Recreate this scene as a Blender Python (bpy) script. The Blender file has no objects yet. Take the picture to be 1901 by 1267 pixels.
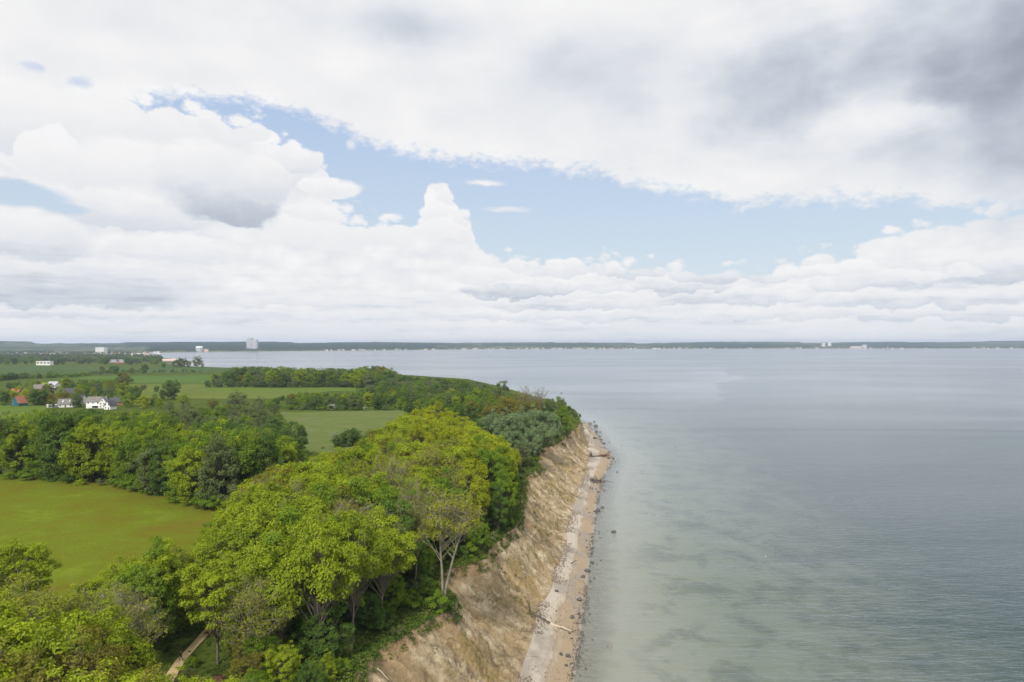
import bpy, math, random
import numpy as np
from mathutils import Vector, Matrix, Euler
random.seed(7); rng = np.random.RandomState(7)
sc = bpy.context.scene
col = sc.collection
R = math.radians
F = 1270.0            # focal length of the photograph in its own pixels
CX, HY = 950.5, 637.0 # column straight ahead, row of the horizon
CAMZ = 75.0

# ------------------------------------------------------------------ camera
cd = bpy.data.cameras.new('camera'); cam = bpy.data.objects.new('camera', cd); col.objects.link(cam)
cam.location = (0, 0, CAMZ)
cam.rotation_euler = (R(90.0) + math.atan((HY - 633.5) / F), 0, 0)
cd.sensor_width = 36.0; cd.lens = 36.0 * F / 1901.0
cd.clip_start = 1.0; cd.clip_end = 60000.0
sc.camera = cam
sc.view_settings.view_transform = 'Standard'; sc.view_settings.look = 'None'
sc.view_settings.gamma = 1.0; sc.view_settings.use_curve_mapping = False
sc.view_settings.exposure = 0.0

# ------------------------------------------------------------------ node helper
class N:
    def __init__(s, nt): s.nt = nt; s.l = nt.links.new
    def new(s, t, **kw):
        n = s.nt.nodes.new(t)
        for k, v in kw.items(): setattr(n, k, v)
        return n
    def put(s, sock, v):
        if v is None: return
        if isinstance(v, bpy.types.NodeSocket): s.l(v, sock)
        elif isinstance(v, (tuple, list)):
            if len(v) == 3 and sock.type == 'RGBA': v = (*v, 1.0)
            sock.default_value = v
        else: sock.default_value = v
    def m(s, op, a, b=None, c=None, clamp=False):
        n = s.new('ShaderNodeMath', operation=op, use_clamp=clamp)
        s.put(n.inputs[0], a); s.put(n.inputs[1], b); s.put(n.inputs[2], c)
        return n.outputs[0]
    def add(s, a, b): return s.m('ADD', a, b)
    def sub(s, a, b): return s.m('SUBTRACT', a, b)
    def mul(s, a, b): return s.m('MULTIPLY', a, b)
    def v(s, op, a, b=None, out=0):
        n = s.new('ShaderNodeVectorMath', operation=op)
        s.put(n.inputs[0], a)
        if b is not None: s.put(n.inputs[3 if op == 'SCALE' else 1], b)
        return n.outputs[out]
    def comb(s, x, y, z):
        n = s.new('ShaderNodeCombineXYZ'); s.put(n.inputs[0], x); s.put(n.inputs[1], y); s.put(n.inputs[2], z); return n.outputs[0]
    def sep(s, a):
        n = s.new('ShaderNodeSeparateXYZ'); s.put(n.inputs[0], a); return n.outputs
    def noise(s, vec, scale, detail=4, rough=.5, dist=0, lac=2.0, out=0):
        n = s.new('ShaderNodeTexNoise'); s.put(n.inputs['Vector'], vec); n.inputs['Scale'].default_value = scale
        n.inputs['Detail'].default_value = detail; n.inputs['Roughness'].default_value = rough
        n.inputs['Lacunarity'].default_value = lac; n.inputs['Distortion'].default_value = dist
        return n.outputs[out]
    def vor(s, vec, scale, feature='F1', detail=0, smooth=.5, out=0):
        n = s.new('ShaderNodeTexVoronoi', feature=feature); s.put(n.inputs['Vector'], vec); n.inputs['Scale'].default_value = scale
        n.inputs['Detail'].default_value = detail
        if feature == 'SMOOTH_F1': n.inputs['Smoothness'].default_value = smooth
        return n.outputs[out]
    def mr(s, v, a, b, c=0., d=1., smooth=True):
        n = s.new('ShaderNodeMapRange', interpolation_type='SMOOTHSTEP' if smooth else 'LINEAR', clamp=True)
        for i, x in enumerate((v, a, b, c, d)): s.put(n.inputs[i], x)
        return n.outputs[0]
    def mix(s, f, a, b):
        n = s.new('ShaderNodeMix', data_type='RGBA'); s.put(n.inputs[0], f); s.put(n.inputs[6], a); s.put(n.inputs[7], b); return n.outputs[2]
    def ramp(s, f, pts, interp='LINEAR'):
        n = s.new('ShaderNodeValToRGB'); cr = n.color_ramp; cr.interpolation = interp
        while len(cr.elements) < len(pts): cr.elements.new(.5)
        for e, (p, c) in zip(cr.elements, pts): e.position = p; e.color = (*c, 1)
        s.put(n.inputs[0], f); return n.outputs[0]
    def curve(s, x, pts):
        n = s.new('ShaderNodeFloatCurve'); c = n.mapping.curves[0]
        while len(c.points) < len(pts): c.points.new(.5, .5)
        for p, (a, b) in zip(c.points, pts): p.location = (a, b); p.handle_type = 'VECTOR'
        n.mapping.update(); n.inputs[0].default_value = 1.0; s.put(n.inputs[1], x); return n.outputs[0]

def lin(r, g, b):
    f = lambda c: (c/255)/12.92 if c/255 <= .04045 else ((c/255+.055)/1.055)**2.4
    return (f(r), f(g), f(b))

# ------------------------------------------------------------------ sky: Nishita behind a broken cloud cover
SUN_EL, SUN_AZ = R(46), R(-162)     # azimuth from +Y, clockwise seen from above: the sun stands behind the left shoulder
def sk(px, py):
    x, z = (px - CX)/F, (HY - py)/F
    return (math.atan(x), math.atan(z*math.cos(math.atan(x))))
world = bpy.data.worlds.new('World'); sc.world = world; world.use_nodes = True
nt = world.node_tree; nt.nodes.clear(); n = N(nt)
geo = n.new('ShaderNodeTexCoord').outputs['Generated']
d = n.v('NORMALIZE', geo)
dx, dy, dz = n.sep(d)
az = n.m('ARCTAN2', dx, dy)
el = n.m('ARCSINE', dz)
nish = n.new('ShaderNodeTexSky', sky_type='NISHITA', sun_disc=False)
nish.sun_elevation = SUN_EL; nish.sun_rotation = SUN_AZ; nish.air_density = 1.0; nish.dust_density = 1.0; nish.ozone_density = 1.0
A0, A1 = -0.75, 0.75
un = n.m('DIVIDE', n.sub(az, A0), A1 - A0, clamp=True)
def crv(pts):
    o = []
    for px, py in pts:
        a, e = sk(px, py); o.append(((a - A0)/(A1 - A0), e))
    o = [(0, o[0][1])] + o + [(1, o[-1][1])]
    return n.curve(un, o)
# lower rim of the upper deck and upper rim of the cumulus below it
topA = crv([(0,270),(200,215),(270,186),(310,176),(380,180),(480,196),(560,208),(640,243),(720,277),(800,292),(950,308),(1060,318),(1140,330),(1200,352),(1300,356),(1360,384),(1450,376),(1560,376),(1680,372),(1740,388),(1830,386)])
lowC = crv([(0,110),(200,140),(270,160),(310,177),(340,182),(400,194),(478,214),(498,236),(560,252),(592,272),(609,300),(616,345),(632,380),(690,396),(770,402),(784,380),(788,356),(798,336),(810,326),(830,330),(842,346),(850,372),(868,386),(880,408),(886,456),(960,468),(1000,470),(1100,462),(1160,474),(1240,484),(1320,480),(1400,492),(1450,482),(1520,452),(1560,462),(1600,440),(1660,420),(1740,402),(1850,372)])
sv = n.v('MULTIPLY', d, (1, 1, 1.7))
big = n.noise(sv, 5.0, 3, .5)
bil = n.noise(sv, 11.0, 5, .5)
bil2 = n.noise(n.v('ADD', sv, (-.008, 0, .03)), 11.0, 5, .5)
fine = n.noise(sv, 42.0, 6, .6)
vf = n.noise(sv, 110.0, 4, .6)
puff = n.vor(n.v('ADD', sv, n.v('SCALE', n.noise(sv, 25., 1, out=1), .03)), 34.0, 'F1', 0)
e1 = n.mul(n.sub(fine, .5), .055)
e2 = n.mul(n.sub(vf, .5), .018)
eA = n.add(n.add(n.sub(el, topA), e1), e2)
alA = n.mr(eA, -.010, .016)
eC = n.add(n.sub(lowC, el), n.add(n.mul(n.sub(.30, puff), .04), n.mul(n.sub(vf, .5), .022)))
alC = n.mr(eC, -.005, .008)
warp = n.v('SCALE', n.v('SUBTRACT', n.noise(sv, 13., 6, .62, out=1), (.5, .5, .5)), .042)
wx, wy, wz = n.sep(warp)
pwx = n.add(az, wx); pwy = n.add(el, n.mul(wz, .6)); S = 0.0
def blob(px, py, rx, ry, inner=0.0, outer=1.0):
    a, e = sk(px, py)
    c = math.cos(a)
    q = n.v('MULTIPLY', n.v('SUBTRACT', n.comb(pwx, pwy, S), (a, e, 0)), (F/(rx*c*c+1e-6), F/ry, 0))   # the z (the tone so far) drops out: it only orders the evaluation
    return n.mr(n.v('LENGTH', q, out=1), inner, outer, 1., 0.)
cov = n.m('MAXIMUM', alA, alC)
tongue = n.m('MAXIMUM', blob(608, 350, 72, 20, .75, 1.0), blob(905, 338, 38, 7, .2, 1.2))
tongue = n.m('MAXIMUM', tongue, n.mul(blob(940, 392, 45, 7, .1, 1.2), .7))
tongue = n.m('MAXIMUM', tongue, n.mul(blob(653, 273, 10, 9, .2, 1.4), .7))
cov = n.m('MAXIMUM', cov, tongue)
hole = n.m('MAXIMUM', blob(35, 362, 115, 26, .55, 1.05), blob(110, 385, 70, 14, .4, 1.1))
hole = n.m('MAXIMUM', hole, n.mul(blob(62, 122, 44, 8, .1, 1.2), .5))
hole = n.m('MAXIMUM', hole, n.mul(blob(150, 152, 36, 10, .1, 1.2), .6))
hole = n.mul(hole, n.mr(n.add(fine, n.mul(hole, .30)), .46, .66))
cov = n.mul(cov, n.sub(1., hole))
# beyond the frame the cover goes on broken in the same way
side = n.m('MULTIPLY', n.mr(n.m('ABSOLUTE', az), .72, .95), n.mr(big, .56, .64))
side2 = n.m('MULTIPLY', n.mr(el, .52, .75), n.mr(big, .56, .64))
cov = n.mul(cov, n.sub(1., n.mul(n.m('MAXIMUM', side, side2), .40)))
# ---- cloud brightness
rel = n.mul(n.sub(bil2, bil), 1.0)
lowmask = n.mr(n.sub(lowC, el), -.02, .06)
hz = n.mr(el, .015, .07)                       # relief dies towards the horizon
S = .93
S = n.add(S, n.mul(n.sub(bil, .5), n.mr(el, .10, .24, .05, .20)))
S = n.add(S, n.mul(n.sub(big, .5), .12))
S = n.add(S, n.mul(n.mul(n.sub(bil, .5), .22), blob(1700, 120, 800, 330, .1, 1.)))
S = n.add(S, n.mul(n.mul(rel, -.20), n.mul(lowmask, hz)))
S = n.add(S, n.mul(n.mul(n.sub(.4, puff), .10), n.mul(lowmask, hz)))
def dark(w, *a): 
    global S
    S = n.sub(S, n.mul(blob(*a), w))
dark(.16, 1920, 170, 450, 230, .0, 1.1); dark(.15, 2150, 20, 620, 420, .1, 1.1); dark(.12, 1680, 100, 420, 140, .0, 1.2); dark(.07, 1880, 290, 140, 80, .0, 1.1)
dark(.12, 1480, 250, 330, 100, .1, 1.2); dark(.13, 1150, 150, 420, 130, .0, 1.2); dark(.12, 1500, 120, 260, 70, .1, 1.1)
dark(.16, 740, 45, 230, 60, .0, 1.1); dark(.06, 180, 30, 200, 40, 0., 1.2); dark(.05, 1050, 130, 130, 60, 0., 1.2)
elw = n.add(el, n.mul(n.sub(fine, .5), .012))
def base_(w, px, py, rx, ry, bot, soft=5, inner=.25):
    # a shaded cloud base that ends in a fairly sharp lower rim
    global S
    S = n.sub(S, n.mul(n.mul(blob(px, py, rx, ry, inner, 1.0), n.mr(elw, sk(px, bot + soft)[1], sk(px, bot)[1])), w))
pass
pass; pass
dark(.06, 350, 330, 60, 40, .2, 1.); dark(.05, 40, 235, 80, 40, .1, 1.1)
dark(.05, 60, 470, 90, 30, .1, 1.1)
pass
pass
dark(.04, 760, 560, 200, 14, .2, 1.1)
# heaps of cumulus, far to near: each bright on its crinkled top, greyer toward its base
w2 = n.v('SCALE', n.v('SUBTRACT', n.noise(sv, 24., 6, .6, out=1), (.5, .5, .5)), .050)
w2x, w2y, w2z = n.sep(w2)
p2x = n.add(az, w2x); p2y = n.add(el, n.mul(w2z, .8))
crk = n.mul(n.sub(fine, .5), .10)
def heap(px, py, rx, ry, w, top=.965, soft=.12, flat=.55):
    global S
    w = w*1.5; top = top - .005
    a, e = sk(px, py); c = math.cos(a)
    q = n.v('MULTIPLY', n.v('SUBTRACT', n.comb(p2x, p2y, S), (a, e, 0)), (F/(rx*c*c), F/ry, 0))
    qx, qy, qz = n.sep(q)
    qy2 = n.m('MULTIPLY', qy, n.mr(qy, -.05, .05, 1/flat, 1., smooth=False))
    L_ = n.v('LENGTH', n.comb(qx, qy2, 0.), out=1)
    msk = n.mr(L_, 1.0 - soft, 1.0, 1., 0.)
    tone = n.add(n.sub(top, n.mul(n.mr(n.sub(n.mul(qy, -1.), crk), -.85, .55), w)), n.mul(n.sub(fine, .5), .045))
    S = n.add(n.mul(S, n.sub(1., msk)), n.mul(tone, msk))
for h_ in [(1850,585,260,16,.07,.93,.4),(1500,588,300,14,.05,.93,.4),(1100,592,320,14,.05,.93,.4),(700,590,300,16,.04,.93,.4),(250,588,330,18,.04,.93,.4),
    (1700,560,260,22,.09,.94,.3),(1360,556,170,24,.10,.95,.25),(1060,565,190,22,.08,.94,.3),(760,560,190,24,.05,.95,.3),(480,560,160,22,.05,.94,.3),
    (1480,545,60,16,.06,.97),(1560,530,70,20,.07,.96),(1250,532,110,26,.11,.97),(1120,535,60,18,.07,.96),(960,540,120,26,.13,.96),(900,515,70,22,.06,.97),
    (1180,505,80,26,.09,.97),(1060,502,70,26,.08,.97),(1330,512,90,28,.11,.97),(1420,516,50,20,.08,.96),(1640,522,110,26,.09,.96,.25),(1860,505,160,40,.11,.94,.35),(1710,512,46,14,.04,.97,.35),(1785,508,50,15,.05,.965,.35),
    (970,490,50,26,.06,.98),(1500,508,70,20,.06,.97),(1590,500,48,22,.05,.985),(1530,468,42,24,.05,.985),(1480,482,50,18,.05,.98),
    (120,556,330,34,.06,.85,.5),(160,532,300,46,.09,.90,.5),(330,470,150,34,.07,.96,.3),(60,450,130,56,.10,.95,.3),(640,440,160,50,.04,.955,.3),(600,400,90,24,.04,.96,.25),
    (60,250,120,80,.09,.96,.25),(200,250,120,90,.07,.97,.25),(90,300,70,55,.05,.97),(330,240,110,70,.06,.975),(230,340,130,80,.08,.96,.25),(440,240,70,52,.06,.975),(540,300,72,46,.10,.98),(250,400,170,50,.10,.95,.25),
    (360,330,90,70,.09,.965,.2),(410,362,128,92,.11,.935,.3),(438,382,104,72,.14,.885,.28),(490,345,60,60,.10,.95,.2),(610,352,62,20,.05,.97),
    (830,425,85,34,.04,.97),(865,400,34,32,.05,.98),(800,392,34,38,.05,.985),(838,360,28,34,.05,.985),(812,345,24,26,.04,.985),
    (1690,235,120,50,.08,.90,.7)]:
    heap(*h_)
S = n.add(S, n.mul(blob(1640, 215, 90, 50, .1, 1.), .05))
S = n.add(S, n.mul(blob(1560, 240, 150, 55, .1, 1.), .06))
S = n.add(S, n.mul(blob(1420, 330, 350, 40, .1, 1.), .04))
# long thin streaks low over the horizon
stv = n.v('MULTIPLY', d, (1, 1, 9.))
stk = n.noise(stv, 9., 6, .6)
S = n.sub(S, n.mul(n.mul(n.mr(stk, .45, .75), .09), n.mr(el, .16, .05)))
S = n.sub(S, n.mul(n.mr(el, .06, .0), .055))
cc = n.ramp(S, [(.45, lin(130,136,150)), (.60, lin(166,172,186)), (.72, lin(198,205,217)), (.84, lin(228,231,236)), (.93, lin(242,242,243)), (1.0, lin(250,250,251))])
STR = 0.10
cc = n.v('SCALE', cc, 1.0/STR)
veil = n.ramp(n.mr(el, .0, .42, smooth=False), [(0., lin(230,236,240)), (.3, lin(214,228,240)), (.65, lin(196,215,242)), (1., lin(170,198,238))])
blue = n.mix(.82, nish.outputs[0], n.v('SCALE', veil, 1.0/STR))
skyc = n.mix(cov, blue, cc)
# under the horizon (never seen past the sea) keep the tone of the horizon
bg = n.new('ShaderNodeBackground'); n.put(bg.inputs[0], skyc); bg.inputs[1].default_value = STR
out = n.new('ShaderNodeOutputWorld'); n.l(bg.outputs[0], out.inputs[0])
world.cycles.sampling_method = 'MANUAL'; world.cycles.sample_map_resolution = 256
sc.cycles.max_bounces = 4; sc.cycles.diffuse_bounces = 2; sc.cycles.glossy_bounces = 2; sc.cycles.transmission_bounces = 2; sc.cycles.volume_bounces = 0; sc.cycles.transparent_max_bounces = 6

sd = bpy.data.lights.new('sun', 'SUN'); sun = bpy.data.objects.new('sun', sd); col.objects.link(sun)
sd.energy = 3.6; sd.angle = R(8); sd.color = (1.0, .95, .86)
sv_ = Vector((math.sin(SUN_AZ)*math.cos(SUN_EL), math.cos(SUN_AZ)*math.cos(SUN_EL), math.sin(SUN_EL)))
sun.rotation_euler = sv_.to_track_quat('Z', 'Y').to_euler(); sun.location = (0, -50, 300)

# ------------------------------------------------------------------ small toolbox
def px2w(px, py, z=0.0):
    """the point at height z that the photograph shows at (px, py)"""
    Y = (CAMZ - z)*F/(py - HY); return ((px - CX)/F*Y, Y)
def w2px(x, y, z):
    return CX + F*x/y, HY + F*(CAMZ - z)/y
def _h(ix, iy, s):
    v = np.sin(ix*127.1 + iy*311.7 + s*74.7)*43758.5453
    return v - np.floor(v)
def vnoise(x, y, s=0):
    x = np.asarray(x, float); y = np.asarray(y, float)
    ix, iy = np.floor(x), np.floor(y); fx, fy = x - ix, y - iy
    fx = fx*fx*(3 - 2*fx); fy = fy*fy*(3 - 2*fy)
    a = _h(ix, iy, s); b = _h(ix+1, iy, s); c = _h(ix, iy+1, s); d_ = _h(ix+1, iy+1, s)
    return (a*(1-fx) + b*fx)*(1-fy) + (c*(1-fx) + d_*fx)*fy
def fbm(x, y, o=4, s=0, g=.5):
    t = 0; a = 1; n_ = 0
    for k in range(o):
        t = t + a*vnoise(x, y, s + k*13); n_ += a; a *= g; x = np.asarray(x)*2.03; y = np.asarray(y)*2.03
    return t/n_
def tag(o, label=None, cat=None, group=None, kind=None):
    if label: o['label'] = label
    if cat: o['category'] = cat
    if group: o['group'] = group
    if kind: o['kind'] = kind
    return o
def link(name, me, mat=None, parent=None, loc=None):
    o = bpy.data.objects.new(name, me); col.objects.link(o)
    if mat is not None and len(me.materials) == 0: me.materials.append(mat)
    if parent is not None: o.parent = parent
    if loc is not None: o.location = loc
    return o
def empty(name, loc=(0, 0, 0), rz=0):
    o = bpy.data.objects.new(name, None); col.objects.link(o); o.location = loc; o.rotation_euler = (0, 0, rz); o.empty_display_size = .5
    return o
def npmesh(name, V, Fc, smooth=True, attrs=None):
    """V (n,3), Fc (m,k) all faces with k corners"""
    me = bpy.data.meshes.new(name); V = np.ascontiguousarray(V, dtype=np.float32); Fc = np.ascontiguousarray(Fc, dtype=np.int32)
    m, k = Fc.shape
    me.vertices.add(len(V)); me.vertices.foreach_set('co', V.ravel())
    me.loops.add(m*k); me.loops.foreach_set('vertex_index', Fc.ravel())
    me.polygons.add(m); me.polygons.foreach_set('loop_start', np.arange(0, m*k, k, dtype=np.int32))
    me.update(calc_edges=True)
    me.polygons.foreach_set('use_smooth', np.full(m, smooth))
    for an, av in (attrs or {}).items():
        at = me.attributes.new(an, 'FLOAT', 'POINT'); at.data.foreach_set('value', np.ascontiguousarray(av, dtype=np.float32).ravel())
    me.validate(); return me
def grid_faces(nr, nc):
    i = np.arange(nr - 1)[:, None]*nc + np.arange(nc - 1)[None, :]
    return np.stack([i, i + 1, i + nc + 1, i + nc], -1).reshape(-1, 4)
class MB:
    """collects boxes, prisms and tubes; build() links them as one mesh object"""
    def __init__(s): s.v = []; s.f = []
    def poly(s, pts, faces):
        b = len(s.v); s.v += [tuple(p) for p in pts]; s.f += [tuple(b + i for i in f) for f in faces]; return s
    def box(s, x0, x1, y0, y1, z0, z1):
        return s.poly([(x0,y0,z0),(x1,y0,z0),(x1,y1,z0),(x0,y1,z0),(x0,y0,z1),(x1,y0,z1),(x1,y1,z1),(x0,y1,z1)],
                      [(3,2,1,0),(4,5,6,7),(0,1,5,4),(1,2,6,5),(2,3,7,6),(3,0,4,7)])
    def tube(s, pts, rad, k=6, cap=True):
        pts = [Vector(p) for p in pts]; b = len(s.v)
        for i, p in enumerate(pts):
            t = (pts[min(i+1, len(pts)-1)] - pts[max(i-1, 0)]).normalized()
            u = t.orthogonal().normalized() if i == 0 else (u - t*u.dot(t)).normalized()
            w = t.cross(u); r = rad[i] if isinstance(rad, (list, tuple)) else rad
            for j in range(k):
                a = 2*math.pi*j/k; s.v.append(tuple(p + (u*math.cos(a) + w*math.sin(a))*r))
        for i in range(len(pts)-1):
            for j in range(k):
                s.f.append((b+i*k+j, b+i*k+(j+1)%k, b+(i+1)*k+(j+1)%k, b+(i+1)*k+j))
        if cap:
            s.f.append(tuple(b+j for j in reversed(range(k)))); s.f.append(tuple(b+(len(pts)-1)*k+j for j in range(k)))
        return s
    def cone(s, c, r0, r1, h, k=16):
        x, y, z = c; return s.tube([(x,y,z),(x,y,z+h)], [r0, r1], k)
    def mesh(s, name, smooth=False):
        me = bpy.data.meshes.new(name); me.from_pydata(s.v, [], s.f); me.update()
        if smooth: me.polygons.foreach_set('use_smooth', [True]*len(me.polygons))
        return me
    def build(s, name, mat, parent=None, loc=None, smooth=False):
        return link(name, s.mesh(name, smooth), mat, parent, loc)

# ------------------------------------------------------------------ materials
def mat_new(name):
    m = bpy.data.materials.new(name); m.use_nodes = True; nt = m.node_tree; nt.nodes.clear()
    n = N(nt); o = n.new('ShaderNodeOutputMaterial'); return m, n, o
def simple(name, c, rough=.8, var=.15, scale=1.5, bump=0.0, spec=.3, metal=0.0, c2=None):
    m, n, o = mat_new(name)
    p = n.new('ShaderNodeTexCoord').outputs['Object']
    a = n.noise(p, scale, 5, .6)
    lo = tuple(x*(1 - var) for x in c); hi = tuple(min(1, x*(1 + var)) for x in c) if c2 is None else c2
    cc = n.mix(n.mr(a, .3, .7), (*lo, 1), (*hi, 1))
    b = n.new('ShaderNodeBsdfPrincipled'); n.put(b.inputs['Base Color'], cc); b.inputs['Roughness'].default_value = rough
    b.inputs['Specular IOR Level'].default_value = spec; b.inputs['Metallic'].default_value = metal
    if bump:
        bp = n.new('ShaderNodeBump'); bp.inputs['Distance'].default_value = bump; n.put(bp.inputs['Height'], n.noise(p, scale*6, 4, .6)); n.l(bp.outputs[0], b.inputs['Normal'])
    n.l(b.outputs[0], o.inputs[0]); return m

# ------------------------------------------------------------------ the lie of the coast (x of each line for a given y)
def smoothed(pts, amp, fr, s):
    ys = np.array([p[0] for p in pts], float); xs = np.array([p[1] for p in pts], float)
    def f(y):
        y = np.asarray(y, float)
        return np.interp(y, ys, xs) + amp*(fbm(y*fr, y*0 + 3.3, 4, s) - .5)*2*np.clip(y/200., .6, 12.)
    return f
rest = [(1100,-70),(1250,-200),(1450,-400),(1600,-640),(1850,-900),(2200,-1110),(2600,-1225),(3070,-1530),(4000,-2300),(5400,-2800)]
Xt_ = smoothed([(-400,-40),(60,-33),(90,-31),(105,-30),(115,-28),(125,-27),(130,-25.6),(138,-20.5),(146,-17),(149,-13.2),(156,-12.4),(160,-14.5),(166,-18.5),(176,-18),(181,-10),(186,-6.6),(194,-6.4),(205,-3),(217,1.2),(240,2.5),(262,4),(298,5),(306,9),(320,12.4),(375,14.6),(392,24),(407,29),(440,37),(500,50),(600,54),(660,46),(800,12),(957,-27)] + rest, .8, .12, 5)
Xf_ = smoothed([(-400,-10),(60,-6),(115,-2),(151,1.6),(172,5),(185,6.5),(205,12),(223,14),(245,18.5),(257,20.5),(300,26.5),(340,33),(380,40),(400,44),(440,50),(471,52.5),(520,58),(600,61),(653,61),(700,52),(800,24),(957,-14)] + [(y, x+14) for y, x in rest], .9, .11, 9)
Xw_ = smoothed([(-400,6),(60,9),(115,11.5),(151,13.6),(197,21),(230,26),(262,31),(300,36.5),(325,40.5),(376,50),(415,59),(447,65.5),(470,67.5),(493,66.5),(540,69),(584,70),(643,69),(690,60),(800,34),(957,-4)] + [(y, x+30) for y, x in rest], .55, .1, 14)
Zt = lambda x, y: np.interp(y, [-400,1500,2000,2700,6000], [17,17,12,4.5,4.5]) + .7*(fbm(np.asarray(x)*.02, np.asarray(y)*.02, 3, 2) - .5)
def Xt(y): return Xt_(y)
def Xf(y): return np.maximum(Xf_(y), Xt_(y) + 6)
def Xw(y): return np.maximum(Xw_(y), Xf(y) + 5)
def beach_z(x, y):
    f, w = Xf(y), Xw(y); t = np.clip((x - f)/(w - f), 0, 1)
    return 1.7*(1 - t)**1.15*np.clip(y, 1, 1) + .0
def ground_z(x, y):
    """height at a point, near enough to stand things on"""
    x = np.asarray(x, float); y = np.asarray(y, float)
    t, f, w = Xt(y), Xf(y), Xw(y)
    zt = Zt(x, y); tt = np.clip((x - t)/(f - t), 0, 1)
    prof = np.interp(tt, [0, .05, .3, .55, .8, 1], [0, .15, .48, .74, .92, 1])
    z = zt + (1.7 - zt)*prof
    z = np.where(x > f, 1.7*(1 - np.clip((x - f)/(w - f), 0, 1))**1.15, z)
    return np.where(x > w, -.06*(x - w), z)

rows = np.concatenate([np.arange(-380, 60, 12.), np.arange(60, 330, .42), np.arange(330, 480, .8), np.arange(480, 700, 2.), np.arange(700, 1200, 6.), np.geomspace(1200, 5400, 90)])
# plateau
off = [0.]; st = .5
while off[-1] < 14000: off.append(off[-1] + st); st = min(st*1.16, 400)
off = np.array(off[::-1])
YY = np.repeat(rows[:, None], len(off), 1); XX = Xt(rows)[:, None] - off[None, :]
rag = 1.0*np.exp(-off/1.5)[None, :]*(fbm(YY*.5, XX*.3, 3, 31) - .75)
ZZ = Zt(XX, YY) + rag*(off[None, :] < 4)
ZEDGE = ZZ[:, -1]
me = npmesh('ground', np.stack([XX, YY, ZZ], -1).reshape(-1, 3), grid_faces(len(rows), len(off)))
m, n, o = mat_new('ground_cover')
p = n.new('ShaderNodeNewGeometry').outputs['Position']
a = n.noise(p, .05, 6, .6); b_ = n.noise(p, .7, 5, .65)
c = n.ramp(a, [(.3, (.065,.09,.018)), (.5, (.085,.12,.022)), (.7, (.115,.14,.032))])
c = n.mix(n.mr(b_, .45, .7), c, (.035, .045, .012, 1))
b = n.new('ShaderNodeBsdfDiffuse'); n.put(b.inputs[0], c)
bp = n.new('ShaderNodeBump'); bp.inputs['Distance'].default_value = .4; n.put(bp.inputs['Height'], b_); n.l(bp.outputs[0], b.inputs['Normal']); n.l(b.outputs[0], o.inputs[0])
M_ground = m
tag(link('ground', me, M_ground), kind='structure')
# cliff
NC = 110
u = np.linspace(0, 1, NC)[None, :]; u = u**1.1
YY = np.repeat(rows[:, None], NC, 1); T, Fo = Xt(rows)[:, None], Xf(rows)[:, None]
L = Fo - T; XX = T + L*u
near = np.clip(1 - (YY - 700)/600, 0, 1)
zt = ZEDGE[:, None]
sh = .10*(fbm(YY*.09, u*3, 3, 40) - .5)*np.sin(np.pi*u)
prof = np.interp(u + sh, [0, .035, .09, .3, .55, .8, 1], [0, .12, .20, .47, .72, .91, 1])
ZZ = zt + (1.7 - zt)*prof
env = np.sin(np.pi*np.clip(u, 0, 1))**.6
sl = u*L                                  # metres down the slope
wob = YY + 3.0*(fbm(sl*.12, YY*.03, 3, 51) - .5) + sl*.12
r1 = 1 - np.minimum(np.abs(fbm(wob*.085, sl*.02, 3, 60) - .5)*9, 1.6)
r2 = 1 - np.minimum(np.abs(fbm(wob*.30, sl*.07, 3, 61) - .5)*8, 1.6)
r3 = fbm(YY*1.4, sl*1.1, 4, 62) - .5
lumps = np.clip(fbm(YY*.20, sl*.22, 5, 64) - .50, 0, 1)*7.0
spr = fbm(wob*.055, sl*.03, 2, 77) - .5
bil_ = np.abs(fbm(YY*.38 + sl*.05, sl*.34, 4, 82) - .5)*5
ZZ = ZZ + env*near*(1.5*(r1 - .2) + 5.*spr + .8*(r2 - .3) + 1.1*r3 - 1.1*(bil_ - .6) + lumps*np.clip(u*1.6 - .3, 0, 1))
st_ = ZZ*.55 + 2.6*fbm(YY*.07, sl*.06, 3, 85)
ZZ = ZZ + env*near*1.1*np.clip(fbm(YY*.1, sl*.1, 3, 86)*3 - 1.1, 0, 1)*((st_ - np.floor(st_))**2 - .33)
XX = XX + env*near*(.8*(fbm(YY*.3, sl*.2, 3, 66) - .5))
gul = np.clip(r1*.55 + r2*.45 - .2, -1, 1)*env
me = npmesh('cliff', np.stack([XX, YY, ZZ], -1).reshape(-1, 3), grid_faces(len(rows), NC), attrs={'down': np.repeat(u, len(rows), 0), 'ridge': gul})
m, n, o = mat_new('cliff_earth')
p = n.new('ShaderNodeNewGeometry').outputs['Position']
at = n.new('ShaderNodeAttribute'); at.attribute_name = 'down'; down = at.outputs['Fac']
at = n.new('ShaderNodeAttribute'); at.attribute_name = 'ridge'; ridge = at.outputs['Fac']
ps = n.v('MULTIPLY', p, (.6, 1, .7))
na = n.noise(ps, .12, 5, .6); nb = n.noise(ps, .32, 7, .62); nc_ = n.noise(p, 1.6, 5, .7); nd = n.noise(p, .085, 4, .55); nf = n.noise(n.v('MULTIPLY', p, (.25, 1, .4)), 3.4, 4, .7)
c = n.ramp(nb, [(.30, lin(104,92,72)), (.42, lin(148,132,106)), (.54, lin(176,160,132)), (.70, lin(204,190,164))])
c = n.mix(n.mul(n.mr(na, .5, .62), .65), c, (*lin(168,146,112), 1))             # greyer marl
c = n.mix(n.mul(n.mr(nd, .52, .62), .55), c, (*lin(162,136,96), 1))              # ochre beds
c = n.mix(n.mul(n.mr(down, .16, .0), .35), c, (*lin(178,140,100), 1))               # iron stained upper band
c = n.mix(n.mul(n.mr(n.add(ridge, n.mul(nb, .5)), .25, -.25), .45), c, (*lin(128,112,78), 1))
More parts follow.
